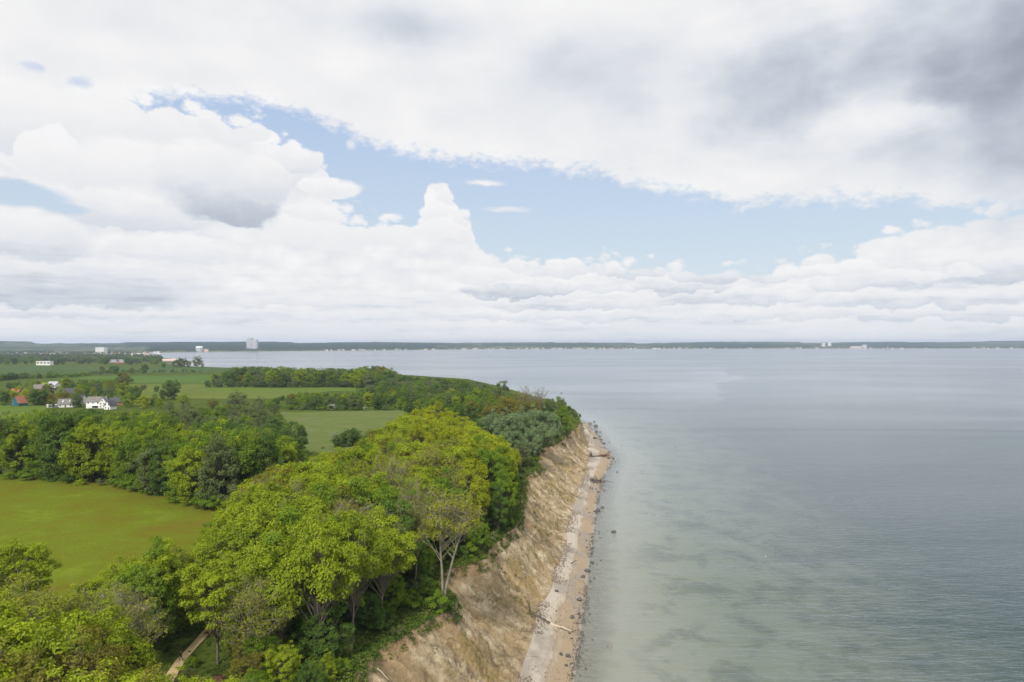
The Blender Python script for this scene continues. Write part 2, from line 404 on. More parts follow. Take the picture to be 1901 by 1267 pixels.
veg = n.mul(n.mr(n.noise(p, .14, 6, .65), .56, .64), n.mr(nc_, .4, .6))
c = n.mix(n.mul(veg, .8), c, (*lin(96,98,46), 1))
spur = n.mul(n.mr(n.add(ridge, n.mul(n.sub(nd, .5), 3.)), .25, .6), n.mr(down, .05, .15))
c = n.mix(n.mul(spur, .5), c, (*lin(132,120,72), 1))
c = n.mix(n.mul(n.mr(n.vor(n.v('ADD', ps, n.v('SCALE', n.noise(p, .8, 4, out=1), 2.5)), .45, 'DISTANCE_TO_EDGE'), .05, .0), .35), c, (*lin(96,80,56), 1))
c = n.mix(n.mul(n.mr(nf, .62, .8), .5), c, (*lin(104,84,54), 1))
c = n.mix(n.mr(n.add(down, n.mul(nb, .03)), .028, .012), c, (*lin(52,42,28), 1))    # turf and root mat
b = n.new('ShaderNodeBsdfPrincipled'); n.put(b.inputs['Base Color'], c); b.inputs['Roughness'].default_value = .95; b.inputs['Specular IOR Level'].default_value = .1
bp = n.new('ShaderNodeBump'); bp.inputs['Distance'].default_value = 1.3; n.put(bp.inputs['Height'], n.add(n.mul(nb, .9), n.add(n.mul(nc_, .40), n.mul(nf, .12)))); n.l(bp.outputs[0], b.inputs['Normal'])
n.l(b.outputs[0], o.inputs[0]); M_cliff = m
tag(link('cliff', me, m), kind='structure')
# beach
NB = 34
u = np.linspace(0, 1, NB)[None, :]; YY = np.repeat(rows[:, None], NB, 1); Fo, W = Xf(rows)[:, None], Xw(rows)[:, None]
XX = Fo + (W - Fo)*u
ZZ = 1.7*(1 - u)**1.15 + np.sin(np.pi*u)*.22*(fbm(XX*.5, YY*.25, 4, 70) - .5)
me = npmesh('beach', np.stack([XX, YY, ZZ], -1).reshape(-1, 3), grid_faces(len(rows), NB), attrs={'across': np.repeat(u, len(rows), 0)})
m, n, o = mat_new('beach_sand')
p = n.new('ShaderNodeNewGeometry').outputs['Position']
at = n.new('ShaderNodeAttribute'); at.attribute_name = 'across'; ac = at.outputs['Fac']
ps = n.v('MULTIPLY', p, (1, .35, 1))
na = n.noise(ps, .35, 6, .6); nb = n.noise(p, 3.5, 5, .75); nc_ = n.noise(ps, .12, 4, .5)
c = n.mix(n.mr(n.add(ac, n.add(n.mul(n.sub(na, .5), .7), n.mul(n.sub(nb, .5), .35))), .32, .62), (*lin(182,172,158), 1), (*lin(156,138,112), 1))   # dry pale sand, then damp ochre sand
c = n.mix(n.mul(n.mr(nc_, .46, .58), .8), c, (*lin(146,136,126), 1))             # gravel drifts
c = n.mix(n.mul(n.mr(nb, .52, .68), .6), c, (*lin(112,100,86), 1))
c = n.mix(n.mr(n.add(ac, n.mul(n.sub(na, .5), .16)), .86, .95), c, (*lin(150,136,118), 1))
c = n.mix(n.mul(n.mr(n.m('ABSOLUTE', n.sub(n.add(ac, n.mul(n.sub(na, .5), .3)), .5)), .05, .0), .3), c, (*lin(120,98,76), 1))   # strand line
b = n.new('ShaderNodeBsdfPrincipled'); n.put(b.inputs['Base Color'], c); n.put(b.inputs['Roughness'], n.mr(ac, .8, .97, .95, .35))
bp = n.new('ShaderNodeBump'); bp.inputs['Distance'].default_value = .25; n.put(bp.inputs['Height'], n.add(n.mul(nb, .5), na)); n.l(bp.outputs[0], b.inputs['Normal'])
n.l(b.outputs[0], o.inputs[0])
tag(link('beach', me, m), kind='structure')
# sea floor
so = np.concatenate([np.linspace(0, 60, 31), np.geomspace(75, 12000, 14)])[None, :]
YY = np.repeat(rows[:, None], so.shape[1], 1); XX = Xw(rows)[:, None] + so
ZZ = np.maximum(-.06*so, -6) + np.minimum(so*.02, .15)*(fbm(XX*.4, YY*.4, 3, 80) - .5)
me = npmesh('sea_floor', np.stack([XX, YY, ZZ + 0*YY], -1).reshape(-1, 3), grid_faces(len(rows), so.shape[1]))
m, n, o = mat_new('sea_floor_sand')
p = n.new('ShaderNodeNewGeometry').outputs['Position']
na = n.noise(p, .9, 5, .65); c = n.mix(n.mr(na, .5, .68), (*lin(146,138,122), 1), (*lin(92,88,74), 1))
b = n.new('ShaderNodeBsdfDiffuse'); n.put(b.inputs[0], c); n.l(b.outputs[0], o.inputs[0])
tag(link('sea_floor', me, m), kind='structure')

# ------------------------------------------------------------------ sea
wr = np.concatenate([np.arange(-380, 60, 40.), np.arange(60, 700, 4.), np.geomspace(700, 16000, 120)])
so = np.concatenate([[-4, -2, 0, 2, 4, 7, 11, 16, 24, 36, 54, 80, 120], np.geomspace(180, 22000, 30)])[None, :]
wx0 = Xw(np.minimum(wr, 5400))
YY = np.repeat(wr[:, None], so.shape[1], 1); XX = wx0[:, None] + so
me = npmesh('water', np.stack([XX, YY, XX*0], -1).reshape(-1, 3), grid_faces(len(wr), so.shape[1]), attrs={'shore': so + 0*YY})
m, n, o = mat_new('sea_water')
p = n.new('ShaderNodeNewGeometry').outputs['Position']
at = n.new('ShaderNodeAttribute'); at.attribute_name = 'shore'; shore = at.outputs['Fac']
px_, py_, pz_ = n.sep(p)
dist = n.v('LENGTH', p, out=1)
na = n.noise(n.v('MULTIPLY', p, (1, .8, 1)), .065, 8, .66, .4); nb = n.noise(p, .16, 5, .6); nl = n.noise(n.v('MULTIPLY', p, (.35, 1, 1)), .004, 5, .55, .6)
sh2 = n.add(shore, n.mul(n.sub(nb, .5), 10.))
weed = n.mul(n.mr(n.add(na, n.mul(n.sub(nb, .5), .18)),   .46, .62), n.mr(sh2, 9, 26))
shal = n.mix(n.mr(sh2, 2, 46), (*lin(136,138,124), 1), (*lin(98,108,94), 1))
body = n.mix(n.mul(weed, .48), shal, (*lin(62,72,66), 1))
deep = n.mix(n.mr(n.add(shore, n.mul(n.sub(na, .5), 90.)), 30, 125), body, (*lin(32,58,54), 1))
body = deep
w1 = n.noise(n.v('MULTIPLY', p, (.30, 1, 1)), .62, 3, .55, .5); w2 = n.noise(n.v('MULTIPLY', p, (.5, 1, 1)), 2.4, 3, .6); w3 = n.noise(n.v('MULTIPLY', p, (.3, 1, 1)), .12, 3, .5)
calm = n.mr(shore, 1, 90, .35, 1.0)
amp = n.mul(calm, n.mr(nl, .35, .65, .75, 1.15))
hgt = n.add(n.add(n.mul(w1, 1.0), n.mul(w2, .22)), n.mul(w3, 2.2))
bp = n.new('ShaderNodeBump'); bp.inputs['Strength'].default_value = 1.0; n.put(bp.inputs['Distance'], n.mul(amp, .62)); n.put(bp.inputs['Height'], hgt)
fr = n.new('ShaderNodeFresnel'); fr.inputs['IOR'].default_value = 1.333; n.l(bp.outputs[0], fr.inputs['Normal'])
fac = n.m('MAXIMUM', n.m('MINIMUM', fr.outputs[0], .62), n.mr(n.m('LOGARITHM', dist, 10.), 2.3, 3.05, .05, .74, smooth=False))
fac = n.add(fac, n.mr(nl, .38, .62, -.02, .05))
# smooth slick that widens away from the coast
ed = n.add(n.curve(n.m('DIVIDE', py_, 3000., clamp=True), [(0., .03), (.20, .055), (.26, .07), (.285, .086), (.34, .105), (.42, .125), (.48, .165), (.60, .185), (.75, .235), (1., .33)]), n.mul(n.sub(n.noise(p, .012, 4, .6), .5), .035))
ed = n.sub(n.m('DIVIDE', px_, 3000.), ed)
slick = n.mul(n.mul(n.mr(ed, .0, -.0015), n.mr(ed, -.05, -.002)), n.mul(n.mr(py_, 720, 1000), n.mr(py_, 2300, 1700)))
fac = n.add(fac, n.mul(slick, .085))
streak = n.noise(n.v('MULTIPLY', p, (.12, 1, 1)), .02, 4, .6, 1.0)
fac = n.sub(fac, n.mul(n.mul(n.mr(streak, .56, .66), n.mr(dist, 300, 700)), .05))
df = n.new('ShaderNodeBsdfDiffuse'); n.put(df.inputs[0], body)
gl = n.new('ShaderNodeBsdfGlossy'); gl.inputs['Roughness'].default_value = .12; gl.inputs[0].default_value = (.94, .96, .98, 1); n.l(bp.outputs[0], gl.inputs['Normal'])
tr = n.new('ShaderNodeBsdfTransparent'); tr.inputs[0].default_value = (.93, .96, .95, 1)
mx0 = n.new('ShaderNodeMixShader'); n.put(mx0.inputs[0], n.mr(sh2, .0, 11., .25, 1.)); n.l(tr.outputs[0], mx0.inputs[1]); n.l(df.outputs[0], mx0.inputs[2])
mx = n.new('ShaderNodeMixShader'); n.put(mx.inputs[0], fac); n.l(mx0.outputs[0], mx.inputs[1]); n.l(gl.outputs[0], mx.inputs[2])
n.l(mx.outputs[0], o.inputs[0])
tag(link('water', me, m), kind='structure')

# ------------------------------------------------------------------ air
hb = MB().box(-22000, 24000, -390, 17500, -8.0, 135.0)
m, n, o = mat_new('air')
pv = n.new('ShaderNodeVolumePrincipled'); pv.inputs['Color'].default_value = (.62, .76, 1.0, 1); pv.inputs['Density'].default_value = 5.5e-5
pv.inputs['Anisotropy'].default_value = 0.0
n.l(pv.outputs[0], o.inputs['Volume'])
tag(hb.build('haze', m), kind='stuff')

# ------------------------------------------------------------------ fields: sheets draped over the ground
def field_mat(name, cols, s1, s2, rowdir=None, bumpd=.3):
    m, n, o = mat_new(name)
    p = n.new('ShaderNodeNewGeometry').outputs['Position']
    a = n.noise(p, s1, 6, .6, .3); b_ = n.noise(p, s2, 5, .7)
    k = n.add(n.mul(a, .55), n.add(n.mul(b_, .25), n.mul(n.noise(n.v('MULTIPLY', p, (.5, 1, 1)), s1*4.5, 5, .65), .2)))
    c = n.ramp(k, [(.36 + .28*i/(len(cols) - 1), cc) for i, cc in enumerate(cols)])
    sp = n.noise(p, s2*5, 3, .7)
    c = n.mix(n.mul(n.mr(sp, .5, .72), .5), c, (*[x*.55 for x in cols[0]], 1))
    if rowdir is not None:
        w = n.new('ShaderNodeTexWave'); w.inputs['Scale'].default_value = rowdir[1]; w.inputs['Distortion'].default_value = .6
        mp = n.new('ShaderNodeMapping'); mp.inputs['Rotation'].default_value = (0, 0, rowdir[0]); n.l(p, mp.inputs[0]); n.l(mp.outputs[0], w.inputs[0])
        c = n.mix(n.mul(n.mr(w.outputs[1], .8, 1.), .25), c, (*cols[-1], 1))
    b = n.new('ShaderNodeBsdfDiffuse'); n.put(b.inputs[0], c)
    bp = n.new('ShaderNodeBump'); bp.inputs['Distance'].default_value = bumpd; n.put(bp.inputs['Height'], n.add(b_, sp)); n.l(bp.outputs[0], b.inputs['Normal'])
    n.l(b.outputs[0], o.inputs[0]); return m
LIFT = [0.06]
def field(name, corners, mat, nu=60, nv=60, jag=1.5):
    """corners: near-left, near-right, far-right, far-left in world xy"""
    A, B, C_, D = [np.array(c, float) for c in corners]
    u, v = np.meshgrid(np.linspace(0, 1, nu), np.linspace(0, 1, nv)); u = u[..., None]; v = v[..., None]
    P = (A*(1-u) + B*u)*(1-v) + (D*(1-u) + C_*u)*v
    P = P + jag*(np.stack([fbm(P[..., 0]*.05, P[..., 1]*.05, 3, 3), fbm(P[..., 0]*.05, P[..., 1]*.05, 3, 8)], -1) - .5)
    z = Zt(P[..., 0], P[..., 1]) + LIFT[0]; LIFT[0] += .02
    me = npmesh(name, np.concatenate([P, z[..., None]], -1).reshape(-1, 3), grid_faces(nv, nu))
    return tag(link(name, me, mat), kind='structure')
M_meadow = field_mat('meadow_grass', [(.170,.120,.030), (.145,.150,.016), (.138,.180,.016), (.185,.235,.024)], .045, .5)
M_pale = field_mat('pale_grass', [(.11,.145,.04), (.13,.165,.05), (.165,.175,.085)], .06, .5)
M_crop = field_mat('young_crop', [(.07,.125,.032), (.085,.145,.034), (.10,.16,.04)], .008, .08, (1.2, .06))
M_crop2 = field_mat('dark_crop', [(.06,.10,.038), (.075,.115,.042), (.085,.13,.046)], .006, .08, (1.35, .05))
M_hay = field_mat('yellowing_grass', [(.10,.135,.032), (.125,.155,.036), (.15,.175,.045)], .01, .08)
M_lawn = field_mat('lawn', [(.09,.14,.025), (.11,.165,.03), (.13,.18,.04)], .03, .3)
field('meadow', [(-235,128), (-72,128), (-70,262), (-300,322)], M_meadow, 120, 120)
field('fallow_strip', [(-103,330), (-58,330), (-62,366), (-104,362)], M_meadow)
field('grass_field', [px2w(575,842,17), px2w(705,838,17), px2w(760,762,17), px2w(520,766,17)], M_pale, 90, 90)
field('crop_field', [px2w(150,712,17), px2w(660,712,17), px2w(660,693,17), px2w(60,701,17)], M_crop)
field('far_crop_field', [px2w(-120,701,16), px2w(380,693,16), px2w(470,683.2,16.2), px2w(-160,677,14)], M_crop2)
field('hay_field', [px2w(250,741,17), px2w(520,741,17), px2w(700,713.5,17), px2w(240,713.5,17)], M_hay)
field('grass_strip', [px2w(378,727,17), px2w(660,727,17), px2w(660,721,17), px2w(385,721,17)], M_lawn)
field('lawn', [px2w(-60,790,17), px2w(70,780,17), px2w(90,755,17), px2w(-60,752,17)], M_lawn)
field('yellow_field', [px2w(70,718,17), px2w(100,718,17), px2w(104,711,17), px2w(70,711,17)], field_mat('rape_field', [(.20,.26,.012), (.24,.30,.014)], .02, .2))
# the sandy path under the trees
pc = [px2w(*q, 17) for q in ((425,1118), (396,1160), (366,1192), (335,1226), (312,1262), (290,1330))]
M_path = simple('path_sand', lin(214,188,142), .95, .15, 1.2, .08)
V = []; 
for i, c in enumerate(pc):
    t = np.array(pc[min(i+1, len(pc)-1)]) - np.array(pc[max(i-1, 0)]); t /= np.linalg.norm(t); nn = np.array([-t[1], t[0]])
    for w in (-.9, -.3, .3, .9):
        q = np.array(c) + nn*w*(1 + .15*math.sin(i*2)); V.append((q[0], q[1], float(Zt(q[0], q[1])) + .10))
tag(link('footpath', npmesh('footpath', np.array(V), grid_faces(len(pc), 4)), M_path), kind='structure')

# ------------------------------------------------------------------ leaves and bark
def leaf_mat(name, c, c2, trans=.35):
    """c..c2: range of leaf colour over clumps; each tree leans a little its own way"""
    m, n, o = mat_new(name)
    at = n.new('ShaderNodeAttribute'); at.attribute_name = 'tint'
    oi = n.new('ShaderNodeObjectInfo')
    k = n.m('ADD', n.mul(at.outputs['Fac'], .7), n.mul(oi.outputs['Random'], .42), clamp=True)
    cc = n.mix(k, (*c, 1), (*c2, 1))
    df = n.new('ShaderNodeBsdfDiffuse'); n.put(df.inputs[0], cc)
    tl = n.new('ShaderNodeBsdfTranslucent'); n.put(tl.inputs[0], n.v('MULTIPLY', cc, (1.15, 1.2, .7)))
    gl = n.new('ShaderNodeBsdfGlossy'); gl.inputs['Roughness'].default_value = .45; gl.inputs[0].default_value = (.9, 1, .9, 1)
    mx = n.new('ShaderNodeMixShader'); mx.inputs[0].default_value = trans; n.l(df.outputs[0], mx.inputs[1]); n.l(tl.outputs[0], mx.inputs[2])
    m2 = n.new('ShaderNodeMixShader'); m2.inputs[0].default_value = .012; n.l(mx.outputs[0], m2.inputs[1]); n.l(gl.outputs[0], m2.inputs[2])
    n.l(m2.outputs[0], o.inputs[0]); return m
LM = {
 'bright': leaf_mat('bright_leaves', (.162,.228,.012), (.345,.415,.020)),
 'lime':   leaf_mat('lime_leaves',   (.220,.258,.010), (.390,.425,.018)),
 'mid':    leaf_mat('green_leaves',  (.112,.190,.015), (.210,.310,.022)),
 'dark':   leaf_mat('dark_leaves',   (.055,.110,.020), (.120,.200,.030), .25),
 'olive':  leaf_mat('olive_leaves',  (.150,.145,.022), (.250,.230,.030)),
 'silver': leaf_mat('willow_leaves', (.140,.205,.090), (.240,.320,.150), .25),
 'sparse': leaf_mat('opening_leaves',(.160,.175,.020), (.290,.310,.030)),
 'grey':   leaf_mat('grey_green_leaves', (.105,.140,.045), (.180,.220,.075), .25),
 'purple': leaf_mat('copper_leaves', (.050,.018,.026), (.085,.035,.040), .2),
 'blossom':leaf_mat('blossom_leaves', (.10,.15,.05), (.50,.52,.42), .2),
}
M_bark = simple('bark', (.16,.135,.105), .95, .35, 1.2, .06)
M_palebark = simple('pale_bark', (.25,.22,.17), .95, .3, 1.2, .05)
M_darkbark = simple('ivy_dark_bark', (.060,.055,.035), .95, .4, 1.2, .05)

def tubes(paths, k=5):
    """paths: list of (points (n,3), radii (n,)) -> V, F (quads)"""
    Vs, Fs, b = [], [], 0
    for P, r in paths:
        P = np.asarray(P, float); r = np.asarray(r, float); n_ = len(P)
        t = np.gradient(P, axis=0); t /= np.linalg.norm(t, axis=1)[:, None] + 1e-9
        ref = np.array([1., 0, 0]) if abs(t[0][0]) < .8 else np.array([0, 1., 0])
        u = ref - t*(t@ref)[:, None]; u /= np.linalg.norm(u, axis=1)[:, None] + 1e-9
        w = np.cross(t, u); a = np.arange(k)*2*np.pi/k
        V = P[:, None] + (u[:, None]*np.cos(a)[None, :, None] + w[:, None]*np.sin(a)[None, :, None])*r[:, None, None]
        Vs.append(V.reshape(-1, 3))
        i = np.arange(n_ - 1)[:, None]*k; j = np.arange(k)[None, :]; j2 = (j + 1) % k
        Fs.append(np.stack([i + j, i + j2, i + k + j2, i + k + j], -1).reshape(-1, 4) + b); b += n_*k
    return np.concatenate(Vs), np.concatenate(Fs)
def leaves(C, Nn, size, asp, rg, tint, droop=0.0):
    """rhombic leaves (sprays) at C facing Nn"""
    n_ = len(C); Nn = Nn/(np.linalg.norm(Nn, axis=1)[:, None] + 1e-9)
    r = rg.normal(size=(n_, 3)); r[:, 2] -= droop
    a = r - Nn*(np.sum(r*Nn, 1))[:, None]; a /= np.linalg.norm(a, axis=1)[:, None] + 1e-9
    b = np.cross(Nn, a); s = (size*rg.uniform(.6, 1.35, n_))[:, None]
    bend = Nn*s*.18
    V = np.stack([C - a*s, C - b*s*asp + bend, C + a*s, C + b*s*asp + bend], 1).reshape(-1, 3)
    return V, np.arange(n_*4).reshape(-1, 4), np.repeat(tint, 4)

def make_tree(kind, seed, H=22., spread=.33, clumps=52, per=320, size=.245, base=.30, asp=.5, stems=1, twiggy=0, clr=1.0, fill=.55, flat=.75, lean=(0, 0), lobes=.38, crown_top=1.0, low=-.55):
    rg = np.random.RandomState(seed)
    if H > 10: clumps = int(clumps*1.8); per = int(per*.56); clr *= .70
    cz = H*(base + crown_top)/2; rz = H*(crown_top - base)/2; rx = H*spread
    paths = []
    # stems
    st = []
    for s in range(stems):
        ang = rg.uniform(0, 6.28); out_ = 0 if stems == 1 else H*.10
        t = np.linspace(0, 1, 9)[:, None]
        dirv = np.array([math.cos(ang + s*6.28/stems), math.sin(ang + s*6.28/stems), 0])
        P = np.concatenate([t*0, t*0, t*H*(base + .42)], 1) + dirv*out_*t**1.2 + np.array([lean[0], lean[1], 0])*H*t**1.3
        P[:, :2] += (np.cumsum(rg.normal(size=(9, 2))*H*.006, 0))*t
        r = H*.0135*(1.25 if stems == 1 else 1)*(1 - .72*t[:, 0]); r[0] *= 1.45
        P[0, 2] = -1.0; paths.append((P, r)); st.append(P)
    # clump centres
    C = []; tries = 0
    ph = rg.uniform(0, 6.28, 6)
    while len(C) < clumps and tries < clumps*60:
        tries += 1
        v = rg.normal(size=3); v /= np.linalg.norm(v)
        if v[2] < low: continue
        az_ = math.atan2(v[1], v[0])
        lob = 1 + lobes*(math.sin(2*az_ + ph[0] + v[2]*2)*.5 + math.sin(3*az_ + ph[1] - v[2]*3)*.35 + math.sin(5*az_ + ph[2] + v[2]*5)*.25)
        q = v*np.array([rx, rx, rz])*lob*rg.uniform(fill, 1.)**.6
        if v[2] < 0: q[:2] *= (1 + .12*v[2])
        q[2] += cz; q[:2] += np.array(lean)*H*.8
        if all(np.linalg.norm((q - c)/np.array([1, 1, .8])) > H*.040 for c in C): C.append(q)
    C = np.array(C)
    VV, TT = [], []
    Fo = 0
    cr = H*.088*clr
    for c in C:
        r_ = cr*rg.uniform(.7, 1.3)
        m_ = int(per*(r_/cr)**2*rg.uniform(.75, 1.2))
        v = rg.normal(size=(m_, 3)); v /= np.linalg.norm(v, axis=1)[:, None]
        v[:, 2] = np.where(v[:, 2] < -.35, -v[:, 2], v[:, 2])
        rad = r_*rg.uniform(.35, 1.08, m_)[:, None]**.55
        rad = rad*(1 + .25*np.sin(v[:, :1]*7 + ph[3]) + .2*np.sin(v[:, 1:2]*8 + ph[4]))
        q = c + v*rad*np.array([1, 1, flat])
        outw = c - np.array([0, 0, cz - rz*.3]); outw = outw/np.linalg.norm(outw)
        nn = v*.75 + outw*.35 + np.array([0, 0, .30]) + rg.normal(size=(m_, 3))*.42
        tn = np.clip(rg.uniform(.15, .85) + rg.normal(size=m_)*.16 + .12*v[:, 2], 0, 1)
        V, _, T = leaves(q, nn, size, asp, rg, tn, droop=1.6 if kind in ('silver', 'grey') else 0.)
        VV.append(V); TT.append(T)
        s = st[rg.randint(len(st))]
        zz = np.clip((rg.uniform(.35, .8) if twiggy < 3 else rg.uniform(.62, .93))*c[2], H*base*.45, s[-1, 2]*.96)
        i = np.searchsorted(s[:, 2], zz); i = min(max(i, 1), len(s) - 1); f = (zz - s[i-1, 2])/(s[i, 2] - s[i-1, 2] + 1e-6)
        a0 = s[i-1]*(1 - f) + s[i]*f
        mid_ = (a0 + c)/2 + rg.normal(size=3)*H*.02; mid_[2] += H*.012
        t = np.linspace(0, 1, 6)[:, None]
        P = a0*(1-t)**2 + 2*mid_*t*(1-t) + c*t**2
        r0 = H*(.0042 if twiggy < 3 else .0032)*rg.uniform(.7, 1.25)
        paths.append((P, r0*(1 - .8*t[:, 0]) + .012))
        for k in range(twiggy):
            e = c + np.array([*(rg.normal(size=2)*r_*.9), abs(rg.normal())*r_*.8])
            m2 = (c + e)/2 + rg.normal(size=3)*.25
            t3 = np.linspace(0, 1, 4)[:, None]; paths.append(((P[4]*(1-t3)**2 + 2*m2*t3*(1-t3) + e*t3**2), .03*(1 - .7*t3[:, 0])))
    V = np.concatenate(VV); T = np.concatenate(TT)
    crown = npmesh('crown', V, np.arange(len(V)).reshape(-1, 4), False, {'tint': T}) 
    tv, tf = tubes(paths); trunk = npmesh('trunk', tv, tf, True)
    return trunk, crown, float(np.percentile(V[:, 2], 99.7))

KIND = {}
def reg(name, bark, leaf, variants):
    L = []
    for kw in variants:
        tr, cr_, H = make_tree(leaf, **kw); tr.materials.append(bark); cr_.materials.append(LM[leaf]); L.append((tr, cr_, H))
    KIND[name] = L
reg('bright', M_bark, 'bright', [dict(seed=1, clumps=58), dict(seed=2, clumps=50, spread=.30), dict(seed=3, clumps=60, spread=.36, base=.25)])
reg('lime', M_bark, 'lime', [dict(seed=11, clumps=60, spread=.36, per=330), dict(seed=12, clumps=60, spread=.33, base=.24)])
reg('mid', M_darkbark, 'mid', [dict(seed=21, clumps=60, spread=.32, base=.12), dict(seed=22, clumps=64, spread=.35, base=.15), dict(seed=23, clumps=48, spread=.28, base=.14)])
reg('dark', M_darkbark, 'dark', [dict(seed=31, clumps=60, spread=.33, base=.10, per=330), dict(seed=32, clumps=56, spread=.36, base=.08, per=330)])
reg('olive', M_bark, 'olive', [dict(seed=41, clumps=54, spread=.33, per=170, size=.26, twiggy=2)])
reg('silver', M_bark, 'silver', [dict(seed=51, clumps=62, spread=.38, base=.10, per=300, asp=.30, size=.36, flat=1.1), dict(seed=52, clumps=60, spread=.34, base=.10, per=300, asp=.30, size=.36, flat=1.1)])
reg('grey', M_bark, 'grey', [dict(seed=55, clumps=58, spread=.34, base=.08, per=250, asp=.35, size=.26), dict(seed=56, clumps=50, spread=.40, base=.05, per=250, asp=.35, size=.26)])
reg('sparse', M_palebark, 'sparse', [dict(seed=61, clumps=62, spread=.33, per=170, size=.22, twiggy=4, stems=2, base=.28, fill=.35), dict(seed=62, clumps=54, spread=.30, per=150, size=.22, twiggy=5, base=.32, fill=.35), dict(seed=63, clumps=60, spread=.36, per=150, size=.22, twiggy=4, stems=3, base=.22, fill=.3)])
reg('twiggy', M_palebark, 'sparse', [dict(seed=161, clumps=50, spread=.33, per=75, size=.21, twiggy=7, stems=3, base=.26, fill=.3), dict(seed=162, clumps=46, spread=.28, per=60, size=.21, twiggy=7, stems=2, base=.30, fill=.3)])
reg('bare', M_palebark, 'sparse', [dict(seed=71, clumps=50, spread=.36, per=14, size=.16, twiggy=9, stems=2, base=.30, fill=.3)])
reg('purple', M_darkbark, 'purple', [dict(seed=81, clumps=34, spread=.40, base=.08, per=130, size=.42)])
for nm, lf, sd_ in (('wbright','bright',131), ('wmid','mid',132), ('wdark','dark',133), ('wgrey','grey',134)):
    reg(nm, M_darkbark, lf, [dict(seed=sd_, clumps=84, per=200, size=.27, base=-.03, spread=.34, low=-.9, flat=.9, lobes=.4), dict(seed=sd_+20, clumps=80, per=200, size=.27, base=-.03, spread=.30, low=-.9, flat=.9, lobes=.4)])
reg('leaning', M_palebark, 'sparse', [dict(seed=141, clumps=34, spread=.24, per=120, size=.2, twiggy=4, stems=2, base=.48, fill=.3, lean=(.10, .02))])
# low-detail ones for farther off
for nm, lf, sd_ in (('fbright','bright',101), ('fmid','mid',102), ('fdark','dark',103), ('fgrey','grey',104), ('folive','olive',105), ('flime','lime',106)):
    reg(nm, M_darkbark, lf, [dict(seed=sd_, clumps=60, per=110, size=.48, base=-.02, spread=.36, clr=1.25, low=-.9, fill=.5, flat=1.), dict(seed=sd_+50, clumps=54, per=110, size=.48, base=-.02, spread=.30, clr=1.25, low=-.9, fill=.5, flat=1.)])
# bushes (unit height 4 m)
reg('bush', M_darkbark, 'mid', [dict(seed=91, H=5., clumps=22, per=90, size=.20, base=.0, spread=.55, clr=1.9, stems=3), dict(seed=92, H=5., clumps=22, per=90, size=.20, base=.0, spread=.65, clr=1.9, stems=3)])
reg('darkbush', M_darkbark, 'dark', [dict(seed=93, H=5., clumps=22, per=110, size=.20, base=.0, spread=.6, clr=1.9, stems=3)])
reg('olivebush', M_palebark, 'sparse', [dict(seed=94, H=5., clumps=22, per=60, size=.17, base=.0, spread=.6, clr=1.8, stems=3, twiggy=4)])
reg('greybush', M_palebark, 'grey', [dict(seed=95, H=5., clumps=20, per=90, size=.18, base=.0, spread=.6, clr=1.9, stems=3)])
reg('blossom', M_darkbark, 'blossom', [dict(seed=96, H=5., clumps=20, per=70, size=.18, base=.0, spread=.55, clr=1.9, stems=3)])
CAT_ = {'bush': 'bush', 'darkbush': 'bush', 'olivebush': 'bush', 'greybush': 'bush', 'blossom': 'bush'}
NAME = {'bright': 'maple_tree', 'lime': 'beech_tree', 'mid': 'broadleaf_tree', 'dark': 'dark_broadleaf_tree', 'olive': 'budding_tree', 'silver': 'willow_tree', 'grey': 'grey_willow_tree', 'sparse': 'half_bare_tree', 'bare': 'bare_tree', 'twiggy': 'half_bare_tree', 'leaning': 'leaning_tree', 'purple': 'copper_beech_tree'}
placed = []
def part3(px, lo, hi, words=('left', 'middle', 'right')): return words[min(2, max(0, int(3*(px - lo)/(hi - lo))))]
def put_tree(kind, x, y, H, label, group=None, wide=1.0, rz=None, z=None, simple_=False, variant=None):
    L = KIND[kind]; tr, cr_, H0 = L[(rng.randint(len(L)) if variant is None else variant)]
    z = float(ground_z(x, y)) - .15 if z is None else z
    k = kind[1:] if kind[0] in 'fw' and kind[1:] in NAME else kind
    nm = NAME.get(k, 'bush'); cat = 'bush' if nm == 'bush' else 'tree'
    s = H/H0; rz = rng.uniform(0, 6.28) if rz is None else rz
    if simple_:
        r = bpy.data.objects.new(nm, cr_); col.objects.link(r)
    else:
        r = bpy.data.objects.new(nm, None); col.objects.link(r); r.empty_display_size = .5
        for part, me_ in (('trunk', tr), ('crown', cr_)):
            o_ = bpy.data.objects.new(part, me_); col.objects.link(o_); o_.parent = r
    r.location = (x, y, z); r.rotation_euler = (0, 0, rz); r.scale = (s*wide, s*wide, s)
    r['label'] = label; r['category'] = cat
    if group: r['group'] = group
    placed.append((x, y, H, kind)); return r

def inpoly(x, y, poly):
    c = False; j = len(poly) - 1
    for i in range(len(poly)):
        (xi, yi), (xj, yj) = poly[i], poly[j]
        if (yi > y) != (yj > y) and x < (xj - xi)*(y - yi)/(yj - yi) + xi: c = not c
        j = i
    return c
def darts(poly, spacing, tries, keep=lambda x, y: True, old=None):
    pts = list(old or []); n0 = len(pts)
    x0 = min(p[0] for p in poly); x1 = max(p[0] for p in poly); y0 = min(p[1] for p in poly); y1 = max(p[1] for p in poly)
    for _ in range(tries):
        x, y = rng.uniform(x0, x1), rng.uniform(y0, y1)
        if not inpoly(x, y, poly) or not keep(x, y): continue
        s = spacing(x, y) if callable(spacing) else spacing
        if all((x-a)**2 + (y-b)**2 > s*s for a, b in pts): pts.append((x, y))
    return pts[n0:]
def cap_H(x, y, H, sil, zg=17.):
    """no higher than the canopy outline sil (list of px, py) lets it stand"""
    px = CX + F*x/y; t = np.interp(px, [s[0] for s in sil], [s[1] for s in sil])
    return min(H, CAMZ - zg - y*(t - HY)/F)

